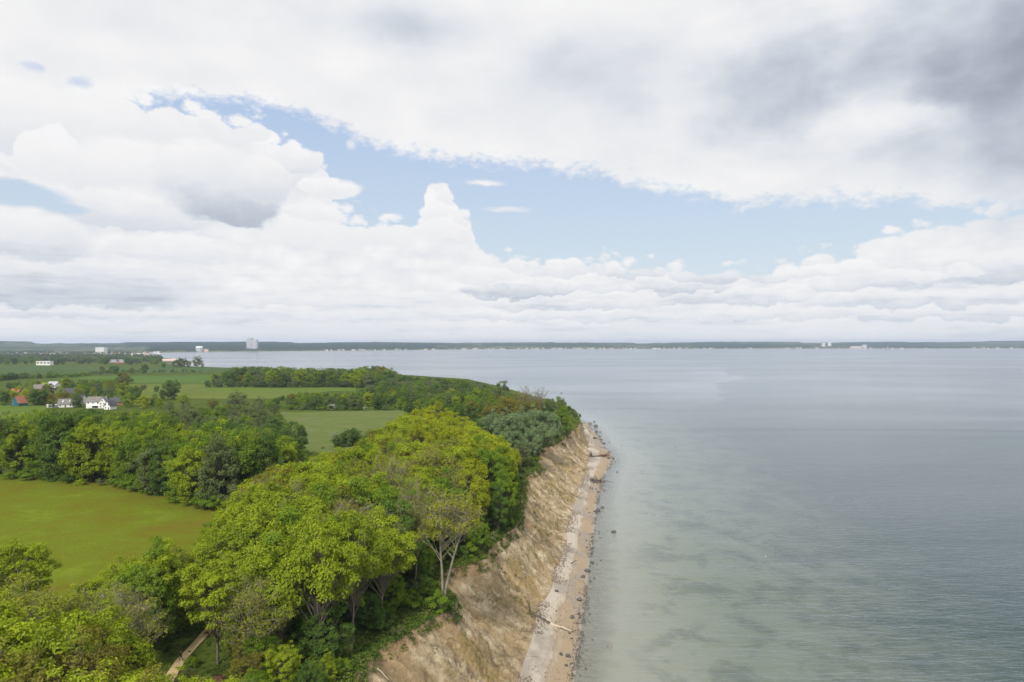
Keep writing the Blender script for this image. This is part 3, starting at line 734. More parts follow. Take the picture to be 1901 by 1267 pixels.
# ------------------------------------------------------------------ the wood along the cliff top
CLEAR = [(396,1160,137,7), (366,1192,130,9), (335,1226,122,12), (330,1205,124,10), (370,1250,110,40), (830,1118,149,26), (800,1140,140,20), (485,1190,117,34), (590,1180,122,14)]
def clear(x, y, H, k=.33):
    """lower a tree that would stand before something the photograph shows"""
    px = CX + F*x/y; r = F*H*k/y
    for qx, qy, Yp, w in CLEAR:
        if y < Yp - 1 and abs(px - qx) < r + w:
            H = min(H, CAMZ - 17 - y*(qy + 6 - HY)/F)
    return H
def tree_at(kind, px, ptop, base_y, H=None, label='', group=None, wide=1.0, **kw):
    """stand a tree at distance base_y so that its top shows at (px, ptop)"""
    x = (px - CX)/F*base_y; zt_ = CAMZ - base_y*(ptop - HY)/F; zg = float(ground_z(x, base_y))
    return put_tree(kind, x, base_y, (zt_ - zg)*.98, label, group, wide, **kw)
G1 = 'trees of the wood along the cliff top'
hand = []
def T(kind, px, ptop, Y, label, wide=1.0, group=None, **kw):
    r = tree_at(kind, px, ptop, Y, label=label, wide=wide, group=group, **kw); r.location.x = min(r.location.x, float(Xt(Y)) - 1.5); r.location.z = float(ground_z(r.location.x, Y)) - .15; hand.append((r.location.x, r.location.y)); return r
T('mid', 268, 1003, 127, 'round fresh-green tree standing highest at the bottom edge of the yellow-green meadow', .95, G1)
T('twiggy', 235, 1078, 117, 'half-leafed tree just below the round green one at the meadow edge', .95, G1)
T('bright', 30, 1000, 134, 'large dark-shaded green tree cut by the left edge of the photo beside the meadow', .95, G1)
T('bright', 55, 1140, 106, 'bright yellow-green tree in the bottom left corner', 1.0, G1)
T('bright', -25, 1095, 112, 'pale green tree half outside the frame above the bottom left corner', 1.0, G1)
T('olive', 135, 1160, 112, 'low brownish budding tree right of the corner tree at lower left', 1.0, G1)
T('bright', 405, 1035, 124, 'yellow-green maple directly behind the sandy path', .9, G1)
T('twiggy', 478, 1062, 118, 'half-leafed tree with forked pale trunk and bare low boughs in the front', .9, G1, variant=0)
T('bright', 590, 935, 123, 'tall bright maple with long bare grey trunk in the front of the wood', .75, G1, variant=1)
T('bright', 655, 945, 133, 'bright maple beside the tall long-trunked one, toward the cliff', .7, G1, variant=0)
T('bright', 450, 950, 140, 'broad yellow-green maple over the right-hand corner of the meadow', .9, G1)
T('olive', 500, 868, 170, 'rounded olive-green tree crown standing out above the meadow corner', 1.0, G1)
T('mid', 700, 880, 168, 'green tree in the middle of the wood with a flattened crown', .85, G1)
T('leaning', 822, 905, 150.5, 'leaning twin-stemmed tree on the turf tongue jutting over the cliff', 1.1, G1, rz=0.0)
T('twiggy', 720, 950, 150, 'slender half-bare tree with crooked pale stem near the cliff turf', .5, G1, variant=1)
T('twiggy', 770, 900, 160, 'slender half-bare tree behind the leaning pair near the cliff', .6, G1, variant=1)
T('lime', 800, 752, 322, 'highest yellow-lime beech crown at the far end of the wood', 1.05, G1)
T('lime', 740, 770, 325, 'lime beech left of the highest crown, over the small pale field', .9, G1)
T('lime', 850, 772, 300, 'lime beech right of the highest crown, against the willows', .95, G1)
T('lime', 905, 800, 268, 'broad lime beech crown nearest the cliff willows', .95, G1)
T('bright', 930, 845, 236, 'bright tree at the right shoulder of the wood above the cliff', .85, G1)
T('mid', 965, 905, 212, 'darker green tree leaning out over the sandy cliff edge', .62, G1, variant=2)
T('dark', 955, 935, 205, 'small dark tree right on the cliff edge below the shoulder of the wood', .6, G1)
T('mid', 900, 960, 186, 'dark green tree over the cliff bay, next to the pale bare stems', .55, G1)
SIL1 = [(-80,1000),(40,1012),(75,1060),(90,1150),(160,1160),(180,1110),(205,1050),(260,1010),(330,1015),(362,1040),(388,1000),(412,950),(440,925),(470,885),(520,868),(600,850),(640,838),(680,822),(712,790),(760,760),(820,760),(880,792),(950,832),(970,870),(990,925),(1000,960)]
W1 = [(-125,72),(-125,108),(-84,114),(-76,142),(-76,170),(-82,200),(-74,240),(-72,290),(-62,330),(-40,348),(-8,330),(0,300),(-2,262),(-4,238),(-9,215),(-14,195),(-24,183),(-24,150),(-27,140),(-33,126),(-35,100),(-38,72)]
def keep1(x, y):
    for q in pc:
        if (x-q[0])**2 + (y-q[1])**2 < 14: return False
    return x < float(Xt(y)) - 2.8
pts = darts(W1, lambda x, y: 5.4 + .004*y, 9000, keep1, hand)
desc = {'bright': 'bright yellow-green maple', 'lime': 'yellow-lime beech', 'mid': 'mid-green broadleaf tree', 'dark': 'dark green tree', 'olive': 'olive budding tree', 'sparse': 'half-leafed pale-stemmed tree', 'silver': 'silvery willow', 'grey': 'grey-green willow'}
def zone1(y): return 'front of' if y < 130 else ('near middle of' if y < 175 else ('middle of' if y < 225 else ('far middle of' if y < 280 else 'far end of')))
for x, y in pts:
    edge = min(1., max(0, (x + 84)/18.)); k = rng.uniform()
    H = (15 + 10*edge)*rng.uniform(.86, 1.08)
    H = clear(x, y, cap_H(x, y, H*1.02, SIL1))
    if H < 5.5: continue
    px = CX + F*x/y
    if y > 255: kind = 'lime' if k < .62 else ('bright' if k < .85 else 'olive')
    elif y > 190: kind = 'bright' if k < .40 else ('mid' if k < .62 else ('lime' if k < .80 else ('olive' if k < .92 else 'sparse')))
    elif px > 640: kind = 'mid' if k < .35 else ('sparse' if k < .65 else ('dark' if k < .8 else 'bright'))
    else: kind = 'bright' if k < .48 else ('mid' if k < .66 else ('sparse' if k < .88 else 'olive'))
    edge_d = float(Xt(y)) - x
    band = 'below the meadow' if px < 230 else ('left of the path' if px < 340 else ('above the path' if px < 430 else ('above the forked tree' if px < 550 else ('by the long-trunked maple' if px < 680 else ('behind jutting turf' if px < 850 else 'nearest the cliff')))))
    rowz = 'outermost front' if y < 108 else 'front row' if y < 125 else ('second row' if y < 150 else ('third row' if y < 180 else ('middle row' if y < 220 else ('fifth row' if y < 260 else ('sixth row' if y < 300 else 'last row')))))
    put_tree('twiggy' if kind == 'sparse' and rng.uniform() < .5 else kind, x, y, H, f'{desc[kind]}, clifftop wood, {rowz}, {band}', G1, wide=rng.uniform(.82, 1.08)*(1.0 if H > 14 else 1.15)*(.8 if edge_d < 9 else 1))
# undergrowth, shrubs on the turf edge
SH = 'shrubs under the trees by the cliff edge'
for _ in range(90):
    y = rng.uniform(98, 330); dd = rng.uniform(1.2, 9) if rng.uniform() < .7 else rng.uniform(5, 30); x = float(Xt(y)) - dd
    H = rng.uniform(1.2, 2.6) + min(dd, 8)*.28
    kd = rng.choice(['bush', 'darkbush', 'olivebush', 'greybush', 'bush'])
    H = clear(x, y, H)
    if H < .8: continue
    put_tree(kd, x, y, H, {'bush': 'green shrub', 'darkbush': 'dark shrub', 'olivebush': 'half-bare brownish shrub', 'greybush': 'grey-green shrub'}[kd] + (' on the turf rim above the sandy cliff' if dd < 5 else (' under the trees behind the cliff rim, ' + ('near' if y < 160 else ('middle' if y < 240 else 'far')))), SH, wide=rng.uniform(.9, 1.3))
for _ in range(26):      # low growth round the path and the near floor
    y = rng.uniform(92, 150); x = rng.uniform(-105, -34)
    if not keep1(x, y): continue
    H = clear(x, y, rng.uniform(1.5, 4.0), .6)
    if H < .8: continue
    kd = rng.choice(['bush', 'darkbush', 'olivebush', 'bush'])
    put_tree(kd, x, y, H, 'low shrub on the wood floor near the sandy path', 'shrubs near the path', wide=rng.uniform(.9, 1.4))
for x, y in darts([(-72,140),(-40,96),(-30,96),(-24,130),(-18,150),(-20,180),(-8,190),(0,222),(2,260),(0,300),(-40,300),(-60,200)], 6.5, 700, keep1):
    H = clear(x, y, rng.uniform(6, 11), .4)
    if H > 4: put_tree(rng.choice(['wmid', 'wdark', 'wbright', 'sparse']), x, y, H, f'young understorey tree, {"front" if y < 150 else ("middle" if y < 210 else "back")} of the clifftop wood, {part3(CX + F*x/y, 350, 980)}', 'young trees under the clifftop wood', wide=rng.uniform(.9, 1.2))
# undergrowth: leafy ground cover of nettles, brambles and saplings that nobody could count
rg = np.random.RandomState(77); VV, TT = [], []
m, n, o = mat_new('undergrowth_leaves')
at = n.new('ShaderNodeAttribute'); at.attribute_name = 'tint'
c = n.ramp(at.outputs['Fac'], [(.0, (.035,.07,.015)), (.35, (.07,.12,.02)), (.6, (.12,.17,.025)), (.8, (.13,.13,.04)), (1., (.20,.17,.09))])
b = n.new('ShaderNodeBsdfDiffuse'); n.put(b.inputs[0], c); n.l(b.outputs[0], o.inputs[0]); M_under = m
for _ in range(3600):
    y = rg.uniform(92, 330); q_ = rg.uniform(); x = float(Xt(y)) - (-1.3 + rg.exponential(5.) if q_ < .55 else rg.uniform(3, 45))
    if not inpoly(x, y, [(-125,72),(-125,108),(-84,114),(-72,142),(-72,200),(-62,335),(20,345),(30,72)]): continue
    if any((x-a)**2 + (y-b2)**2 < 6 for a, b2 in pc): continue
    near_path = min((x-a)**2 + (y-b2)**2 for a, b2 in pc) < 60
    s_ = rg.uniform(.5, 1.5)*(.45 if near_path else 1); z = float(ground_z(x, y)); m_ = 34
    v = rg.normal(size=(m_, 3)); v /= np.linalg.norm(v, axis=1)[:, None]; v[:, 2] = abs(v[:, 2])
    C_ = v*np.array([1.1, 1.1, .9])*s_*rg.uniform(.5, 1., (m_, 1)) + np.array([x, y, z - .1])
    V_, _f, T_ = leaves(C_, v + np.array([0, 0, .5]) + rg.normal(size=(m_, 3))*.4, .22, .5, rg, np.clip(rg.uniform(.05, .8) + rg.normal(size=m_)*.12, 0, 1))
    VV.append(V_); TT.append(T_)
for _ in range(900):
    y = rg.uniform(105, 470); t_, f_ = float(Xt(y)), float(Xf(y)); u_ = rg.uniform(.05, .95)
    if fbm(y*.06, u_*2.2, 3, 150) < .56: continue
    x = t_ + (f_ - t_)*u_; z = float(ground_z(x, y)) + .5; s_ = rg.uniform(.25, .8); m_ = 26
    v = rg.normal(size=(m_, 3)); v /= np.linalg.norm(v, axis=1)[:, None]
    C_ = v*np.array([1.2, 1.2, .9])*s_*rg.uniform(.5, 1., (m_, 1)) + np.array([x, y, z])
    V_, _f, T_ = leaves(C_, v + np.array([0, 0, .5]), .2, .4, rg, np.clip(rg.uniform(.3, .95) + rg.normal(size=m_)*.1, 0, 1))
    VV.append(V_); TT.append(T_)
VV = np.concatenate(VV); tag(link('undergrowth', npmesh('undergrowth', VV, np.arange(len(VV)).reshape(-1, 4), False, {'tint': np.concatenate(TT)}), M_under), kind='stuff')
put_tree('bush', -16.2, 147.5, 5.0, 'windswept yellow-green bush under the leaning tree on the jutting turf', wide=.9)
put_tree('darkbush', -13.6, 149.5, 2.0, 'dark tuft hanging at the tip of the jutting turf', wide=1.1)

# ------------------------------------------------------------------ the wood behind the meadow
hand = []
G2 = 'trees of the wood behind the meadow'
def T2(kind, px, ptop, Y, label, wide=1.0, **kw):
    r = tree_at(kind, px, ptop, Y, label=label, wide=wide, group=G2, **kw); hand.append((r.location.x, r.location.y))
T2('wbright', 25, 770, 305, 'yellow-green tree at the left end of the wood behind the meadow', 1.1)
T2('wdark', 125, 762, 290, 'tall blue-green tree with domed crown behind the meadow, left part', 1.0)
T2('wmid', 190, 768, 292, 'mid-green tree right of the blue-green dome behind the meadow')
T2('wbright', 285, 764, 284, 'big bright green domed tree in the middle behind the meadow', 1.15)
T2('wmid', 345, 800, 262, 'green tree in the dip right of the big bright dome')
T2('wbright', 410, 778, 262, 'large bright yellow-green crown at the right of the meadow wood', 1.15)
T2('wgrey', 455, 790, 275, 'grey-green crown behind the large bright one')
T2('sparse', 490, 795, 285, 'brownish half-leafed crown near the right end of the meadow wood')
T2('wgrey', 530, 830, 290, 'pale grey-green rounded tree at the right end of the meadow wood', .9)
T2('wdark', 545, 782, 345, 'dark green tree against the left corner of the small pale field', 1.1)
T2('wdark', 510, 785, 352, 'dark green tree left of the one at the pale field corner', 1.1)
SIL2 = [(-60,768),(60,762),(100,760),(150,760),(200,768),(250,764),(300,766),(340,790),(375,785),(410,780),(450,790),(500,800),(540,815),(570,845)]
W2 = [(-330,306),(-218,296),(-162,280),(-123,253),(-101,238),(-90,262),(-94,318),(-125,335),(-180,345),(-340,365)]
for x, y in darts(W2, 6.6, 6000, old=hand):
    k = rng.uniform(); H = cap_H(x, y, rng.uniform(19, 28), SIL2)
    if H < 7: continue
    kind = 'mid' if k < .42 else ('bright' if k < .72 else ('dark' if k < .88 else 'grey'))
    px = CX + F*x/y
    put_tree('w' + kind, x, y, H, f"{desc[kind]}, {'left' if px < 190 else ('middle' if px < 380 else 'right')} part of meadow wood, {'front' if y < 262 + (px < 190)*35 + (px < 380)*15 else 'back'} rows", G2, wide=rng.uniform(.85, 1.1))
base = [(-330,306),(-218,294),(-162,278),(-123,251),(-101,236)]
for i in range(50):
    q = rng.uniform(0, 4); a = int(q); f = q - a
    x = base[a][0]*(1-f) + base[a+1][0]*f + rng.uniform(-1.5, 3); y = base[a][1]*(1-f) + base[a+1][1]*f + rng.uniform(-2.2, 3)
    kd = rng.choice(['bush', 'darkbush', 'bush', 'darkbush', 'greybush', 'blossom'], p=[.3, .3, .15, .1, .12, .03])
    put_tree(kd, x, y, rng.uniform(2.5, 6.5), f'low bush, {part3(CX + F*x/y, 0, 420)} part of the far edge of the meadow', 'bushes along the far edge of the meadow', wide=rng.uniform(.9, 1.2))

# ------------------------------------------------------------------ willows and scrub round the small pale field
G3 = 'trees around the small pale field'
for kind, px, pt, Y, w, lb in [
    ('grey', 440, 722, 545, 1.35, 'big pale grey willow with two rounded domes left of the pale field'), ('grey', 480, 735, 530, 1.1, 'grey willow at the right flank of the big willow'),
    ('olive', 395, 738, 560, 1.1, 'brownish budding tree left of the big willow'), ('grey', 345, 745, 520, 1.1, 'grey-green tree left of the brownish one'),
    ('grey', 315, 742, 560, 1.0, 'rounded grey-green tree beyond the wood, below the hay field'), ('bright', 340, 730, 600, .9, 'small bright tree right of the pair of dark field trees'),
    ('grey', 510, 745, 540, 1.0, 'smaller grey willow next to the hedge'), ('mid', 375, 755, 500, 1.1, 'green tree before the brownish one'),
    ('dark', 318, 705, 700, 1.15, 'tall dark conifer-shaped tree standing alone on the hay field'), ('dark', 302, 722, 690, .8, 'slim dark tree at the left foot of the tall dark one'),
    ('olive', 255, 717, 735, .9, 'brownish round tree left of the tall dark tree'), ('olive', 228, 690, 900, 1.1, 'brown-pink budding tree standing in the green crop field'),
    ('bright', 230, 709, 745, 1.3, 'wide yellow-green tree above the white house'), ('purple', 101, 716, 735, 1.2, 'dark purple copper beech among the village roofs'),
    ('dark', 72, 722, 640, 1.5, 'broad dark green tree right of the orange-roofed house'), ('dark', 8, 724, 640, 1.0, 'dark green tree at the left edge, left of the orange-roofed house'),
    ('bright', 25, 724, 690, 1.0, 'small light green tree behind the orange-roofed house'), ('mid', 128, 716, 740, .8, 'brownish green tree right of the copper beech'),
    ('mid', 160, 710, 760, 1.0, 'green tree between the copper beech and the wide yellow-green one'), ('bright', 122, 698, 850, 1.1, 'yellow-green tree behind the farm roofs')]:
    kk = 'f' + kind if kind in ('mid', 'dark', 'bright', 'olive', 'grey') and Y > 600 else kind
    tree_at(kk, px, pt, Y, label=lb, group=None, wide=w)
SIL3 = [(240,764),(300,764),(345,758),(400,752),(440,750),(480,758),(520,778),(560,796)]
for x, y in darts([(-275,470),(-205,400),(-150,400),(-140,440),(-150,480),(-172,560),(-178,598),(-205,600),(-330,600),(-330,520)], 13.5, 2500):
    H = cap_H(x, y, rng.uniform(11, 19), SIL3)
    if H < 6: continue
    kind = rng.choice(['grey', 'fgrey', 'fmid', 'folive', 'fbright', 'fdark'], p=[.3, .3, .16, .1, .06, .08])
    put_tree(kind, x, y, H, f"{ {'grey': 'grey-green', 'fgrey': 'soft grey-green', 'fmid': 'mid-green', 'folive': 'olive', 'fbright': 'light green', 'fdark': 'dark green'}[kind] } tree, {part3(CX + F*x/y, 250, 570)} of copse beside the pale field", 'copse left of the small pale field', wide=rng.uniform(1, 1.25))
# dark bushes at the near side of the pale field
for px, pt, Y, w, kd, lb in [(655,795,385,1.0,'wdark','dense dark rounded bush at the near side of the pale field'), (630,806,382,1.0,'wdark','dark bush left of the dense rounded one'), (690,800,392,1.0,'wdark','dark bush right of the dense rounded one, against the lime beech'),
                         (600,828,375,1.3,'bush','low light-green scrub left of the dark bushes'), (580,834,372,1.2,'bush','low scrub at the left end of the fallow strip'), (560,832,378,1.2,'darkbush','low dark scrub beside the fallow strip'),
                         (622,800,400,.5,'blossom','small white-flowering bush at the pale field edge'), (645,836,366,1.3,'bush','low green scrub under the dark bushes')]:
    tree_at(kd, px, pt, Y, label=lb, wide=w*(1.9 if kd == 'wdark' else 1))
# hedge belt beyond the pale field
SIL4 = [(480,752),(520,735),(560,728),(640,730),(700,726),(800,712),(880,718),(930,735)]
G4 = 'trees and tall bushes of the belt beyond the small pale field'
for x, y in darts([(-250,618),(-205,596),(-160,592),(-105,590),(-60,560),(-22,520),(-5,560),(-6,700),(-100,720),(-260,700)], 10.5, 3500):
    H = cap_H(x, y, rng.uniform(8, 14), SIL4)
    if H < 4: continue
    kind = rng.choice(['fmid', 'fdark', 'fgrey', 'fbright', 'folive'], p=[.34, .28, .2, .13, .05])
    put_tree(kind, x, y, H, {'fmid': 'mid-green', 'fdark': 'dark green', 'fgrey': 'grey-green', 'fbright': 'light green', 'folive': 'yellowish'}[kind] + f' tree, {part3(CX + F*x/y, 450, 930)} of the hedge belt beyond the pale field', G4, wide=rng.uniform(1.05, 1.35))
for _ in range(30):
    x = rng.uniform(-215, -95); y = 590 + rng.uniform(-3, 4) + max(0, -165 - x)*.25
    put_tree(rng.choice(['darkbush', 'bush', 'greybush', 'blossom'], p=[.4, .3, .2, .1]), x, y, rng.uniform(3, 6), 'bush at the foot of the hedge belt, far side of the pale field', 'bushes at the far side of the pale field', wide=1.2, simple_=True)
# grey-green scrub toward the sea
SIL5 = [(560,745),(640,735),(700,710),(745,696),(800,700),(850,704),(890,709),(915,718),(930,728),(1000,738),(1045,744),(1068,764)]
for x, y in darts([(-160,722),(-20,700),(-5,560),(36,500),(50,530),(53,600),(44,665),(14,790),(-28,950),(-110,960),(-160,880),(-260,870),(-260,735)], 11.5, 4000, lambda x, y: x < float(Xt(y)) - 3):
    H = cap_H(x, y, rng.uniform(9, 15), SIL5)
    if H < 4: continue
    kind = rng.choice(['fgrey', 'fdark', 'fmid'], p=[.5, .25, .25])
    put_tree(kind, x, y, H, {'fmid': 'mid-green', 'fdark': 'dark green', 'fgrey': 'grey-green'}[kind] + f' tree, {part3(CX + F*x/y, 540, 940)} of scrub wood near the sea', 'scrub wood between hedge belt and sea', wide=rng.uniform(1.1, 1.4))
tree_at('fgrey', 931, 706, 640, label='small round tree alone against the water left of the headland', wide=.9)
# far wood
SIL6 = [(380,705),(395,694),(420,690),(445,681),(520,680),(560,684),(600,683),(650,686),(690,678),(720,682),(745,697)]
for x, y in darts([(-405,905),(-150,880),(-140,960),(-170,1060),(-420,1080)], 16, 4000):
    H = cap_H(x, y, rng.uniform(19, 26), SIL6)
    if H < 6: continue
    kind = rng.choice(['fgrey', 'fdark', 'fmid', 'fbright', 'folive'], p=[.24, .28, .26, .14, .08])
    put_tree(kind, x, y, H, {'fmid': 'mid-green', 'fdark': 'dark green', 'fgrey': 'grey-green', 'fbright': 'light green', 'folive': 'olive'}[kind] + f' tree, {part3(CX + F*x/y, 385, 750)} of the far wood before the bay', 'trees of the far wood by the sea', wide=rng.uniform(1.0, 1.25), simple_=True)
for i in range(30):
    tree_at('fgrey' if i % 3 else 'fdark', 388 + i*11.5 + rng.uniform(-4, 4), 706 + rng.uniform(-3, 5), 890, label=f'low bushy tree, {part3(388 + i*11.5, 388, 735)} of the near foot of the far wood', group='foot of the far wood', wide=1.5, simple_=True)

# ------------------------------------------------------------------ headland trees over the cliff
hl = [
 ('silver', 925, 757, 345, 1.1, 'silvery willow at the left of the headland group, behind the lime beeches'), ('silver', 965, 752, 352, 1.0, 'silvery willow in the middle of the headland group'),
 ('silver', 1003, 750, 362, .95, 'silvery willow right of the middle one on the headland'), ('silver', 950, 790, 318, .9, 'silvery willow lowest on the cliff side before the lime beeches'),
 ('silver', 990, 785, 335, .75, 'silvery willow leaning over the cliff, lower right of the group'), ('silver', 1028, 765, 392, .7, 'darker willow at the right of the headland group'),
 ('mid', 1043, 738, 432, .55, 'bright green tree highest at the right tip of the headland'), ('mid', 1052, 765, 425, .5, 'green tree below the highest one at the right tip of the headland'), ('grey', 1040, 728, 470, .55, 'thin grey-green treetop behind the right tip of the headland'),
 ('dark', 1035, 800, 402, .5, 'dark tree at the cliff rim under the right tip'), ('grey', 1060, 790, 447, .45, 'small grey-green tree at the outermost rim above the beach'),
 ('olive', 950, 725, 440, 1.1, 'brownish olive tree with a domed crown behind the willows'), ('olive', 915, 740, 430, 1.0, 'brownish olive tree at the left flank of the domed one'), ('olive', 985, 733, 452, 1.0, 'brownish olive tree at the right flank of the domed one'),
 ('bare', 975, 714, 505, .9, 'leafless pale tree against the sea behind the olive trees'), ('bare', 1000, 716, 515, .9, 'leafless pale tree right of the other leafless one'),
 ('dark', 900, 765, 425, 1.1, 'dark green tree in the gap between lime beeches and willows'), ('dark', 870, 752, 470, 1.2, 'dark green tree left of the olive trees'), ('mid', 845, 745, 500, 1.2, 'deep green round tree behind the lime beeches'),
 ('dark', 900, 742, 520, 1.2, 'dark green tree behind the gap left of the headland'), ('lime', 813, 740, 520, .6, 'small yellow conical tree behind the lime beeches'),
 ('mid', 790, 738, 540, 1.2, 'green round tree in the belt behind the lime beeches'), ('dark', 760, 745, 540, 1.2, 'dark tree at the right corner of the small pale field')]
for kind, px, pt, Y, w, lb in hl: tree_at(kind, px, pt, Y, label=lb, wide=w, group='trees of the headland above the beach')
for _ in range(40):
    y = rng.uniform(305, 560); x = float(Xt(y)) - rng.uniform(2, 16)
    kd = rng.choice(['silver', 'grey', 'dark', 'mid']); H = cap_H(x, y, rng.uniform(8, 15), [(850,790),(900,800),(1000,780),(1045,775),(1065,800)])
    if H > 4: put_tree(kd, x, y, H, 'lower tree filling the headland group above the beach', 'lower trees of the headland', wide=.9)
for _ in range(40):
    y = rng.uniform(285, 600); x = float(Xt(y)) + rng.uniform(-5, 2.5)
    put_tree(rng.choice(['bush', 'darkbush', 'greybush', 'olivebush']), x, y, rng.uniform(1.5, 4), 'shrub on the cliff rim under the headland trees', 'shrubs on the headland rim', wide=1.2)

# ------------------------------------------------------------------ village trees, field hedges
VH = [(32,752,14),(185,758,24),(206,758,10),(126,755,9),(150,750,7),(100,722,6),(73,730,5)]
def vkeep(x, y):
    px, py = w2px(x, y, 17)
    if px < -25 or px > 300: return False
    if py > 700 and 140 < px < 300 and py < 712: return False
    for a, b_, w in VH:
        if abs(px - a) < w and b_ - 6 < py < b_ + 16: return False
    if px < 75 and py > 755: return False
    if px > 215 and 712 < py < 742: return rng.uniform() < .12
    return True
n_v = 0
for x, y in darts([(-520,600),(-150,600),(-190,650),(-330,1080),(-900,1150),(-900,900)], lambda x, y: 15 + (y-600)*.016, 5000, vkeep):
    px, py = w2px(x, y, 17)
    H = rng.uniform(6, 14)
    H = cap_H(x, y, H, [(-40,712),(60,708),(150,704),(250,712),(320,720)])
    if 150 < px < 225 and y < 609: H = min(H, 5)
    if px < 55 and y < 650: H = min(H, 5)
    if H < 3: continue
    kind = rng.choice(['fmid', 'fdark', 'fgrey', 'fbright', 'folive', 'flime'], p=[.3, .22, .14, .2, .1, .04])
    put_tree(kind, x, y, H, {'fmid': 'mid-green', 'fdark': 'dark green', 'fgrey': 'grey-green', 'fbright': 'light green', 'folive': 'olive', 'flime': 'lime'}[kind] + f' garden tree, {part3(px, -20, 300)} part of the village, {"near" if y < 700 else "far"} side', 'garden trees of the village', wide=rng.uniform(1.0, 1.4), simple_=True)
def hedge(pts, n_, h0, h1, label, group, kinds=('darkbush', 'bush')):
    for i in range(n_):
        t = (i + rng.uniform(0, .8))/n_*(len(pts) - 1); a = min(int(t), len(pts) - 2); f = t - a
        qx = pts[a][0]*(1-f) + pts[a+1][0]*f; qy = pts[a][1]*(1-f) + pts[a+1][1]*f
        x, y = px2w(qx, qy, 17); put_tree(rng.choice(kinds), x, y, rng.uniform(h0, h1), label, group, wide=1.5, simple_=True)
hedge([(85,703),(130,702),(175,696),(250,692.5),(380,692)], 46, 5, 8, 'dark bush of the hedge between the two green fields', 'hedge between the green fields')
hedge([(160,718),(215,712),(245,712)], 14, 6, 9, 'dark bush of the hedge below the crop field', 'hedge below the crop field')
hedge([(-10,708),(40,704),(110,702)], 16, 7, 13, 'tree in the hedge at the left end of the far field', 'hedge at the left of the far field', ('fmid', 'fdark', 'fbright'))
for px, pt, w, lb in [(190,680,.9,'small reddish round tree in the field hedge'), (212,678,1.4,'dark round tree right of the small reddish one in the hedge'), (268,676,1.2,'green round tree in the far hedge above the crop field'), (245,682,1.0,'low green tree left of the far hedge trees')]:
    tree_at('fdark' if w > 1.1 else 'folive', px, pt, 1290, label=lb, wide=w, simple_=True)
# trees before the bay, far off
for px, pt, pb, w, lb in [(338,664,681,1.5,'dark round tree at the field end before the bay'), (326,668,681,1.2,'dark tree left of the round one before the bay'), (350,669,681,1.2,'dark tree right of the round one before the bay'),
                      (366,661,681,1.0,'tall pale tree standing alone before the bay'), (376,672,681,1.0,'low bush at the right foot of the tall pale tree'), (304,674,682,1.2,'bush before the long white building')]:
    Y = 58*F/(pb - HY); tree_at('fdark' if w > 1.1 else 'fgrey', px, pt, Y, label=lb, wide=w, simple_=True)
GB = 'belt of trees beyond the far field'
for _ in range(100):
    px = rng.uniform(-30, 300); Y = rng.uniform(1960, 2700); x = (px - CX)/F*Y
    if abs(px - 80) < 17 and Y < 2250: continue
    if 198 < px < 230 and Y < 2500: continue
    H = cap_H(x, Y, rng.uniform(12, 20), [(-30,650),(150,655),(180,657),(300,662)], float(ground_z(x, Y)))
    put_tree(rng.choice(['fdark', 'fgrey', 'fmid']), x, Y, H, 'dark tree in the belt behind the far green field', GB, wide=1.5, simple_=True)

# ------------------------------------------------------------------ the far shore of the bay
Dp = [(-700,5150),(280,5150),(292,5330),(380,5780),(470,5950),(600,6500),(800,7300),(900,7900),(1300,8600),(1901,9000),(2700,9400)]
Rp = [(-700,637.5),(-60,635.6),(0,635),(52,635.8),(72,638.6),(150,638),(250,638.2),(300,638),(330,637),(455,636.8),(500,636.6),(540,637.2),(552,638.6),(595,638),(625,637.2),(700,637.4),(760,637.6),(850,638.2),(868,637.2),(885,638.2),(940,637.5),(1000,637),(1060,637.6),(1200,638.4),(1300,637),(1360,636),(1450,636.2),(1462,634.8),(1482,635),(1492,636.8),(1560,637.4),(1620,636.6),(1660,636.2),(1740,637),(1800,636.4),(1840,634.9),(1901,634.4),(2200,634),(2700,636)]
ip = lambda tab, x: np.interp(x, [a for a, b in tab], [b for a, b in tab])
Tt = [0, .004, .012, .03, .05, .08, .12, .16, .22, .28, .36, .44, .52, .6, .7, .8, .9, 1.0, 1.08, 1.25]
pxs = np.arange(-700, 2700, 1.5)
EXT = 3600.
def far_z(px, t):
    Y = ip(Dp, px) + t*EXT; zr = CAMZ - (ip(Rp, px) - HY)*(ip(Dp, px) + EXT)/F
    left = np.clip((300 - px)/40., 0, 1)
    pr = np.interp(t, [0, .004, .03, .10, .25, .5, .8, 1, 1.25], [.0, .02, .05, .14, .32, .58, .85, 1, .8])
    prl = np.interp(t, [0, .2, .5, .8, 1, 1.25], [.05, .08, .25, .7, 1, .8])
    z = zr*(pr*(1-left) + prl*left) + left*2
    return Y, z
tt, PX = np.meshgrid(np.array(Tt), pxs); Y, Z = far_z(PX, tt); X = (PX - CX)/F*Y
wood = fbm(X*.0011, Y*.0016, 4, 90); woody = np.interp(PX, [-700,250,310,760,850,1150,1400,1500,2700], [.02,.03,.40,.40,.10,.0,-.02,.0,.05])
wd = np.clip((wood + woody - .46)*14, 0, 1)*(tt > .015)
Z = Z + wd*(9 + 9*(fbm(PX*.35, Y*.004, 3, 93))) + (fbm(X*.002, Y*.002, 3, 95) - .5)*10*np.clip(tt*4, 0, 1)
Z[:, 0] = -1.0
me = npmesh('far_shore', np.stack([X, Y, Z], -1).reshape(-1, 3), grid_faces(len(pxs), len(Tt)), attrs={'wood': wd, 'inland': tt})
m, n, o = mat_new('far_country')
at = n.new('ShaderNodeAttribute'); at.attribute_name = 'wood'; w = at.outputs['Fac']
at = n.new('ShaderNodeAttribute'); at.attribute_name = 'inland'; il = at.outputs['Fac']
p = n.new('ShaderNodeNewGeometry').outputs['Position']
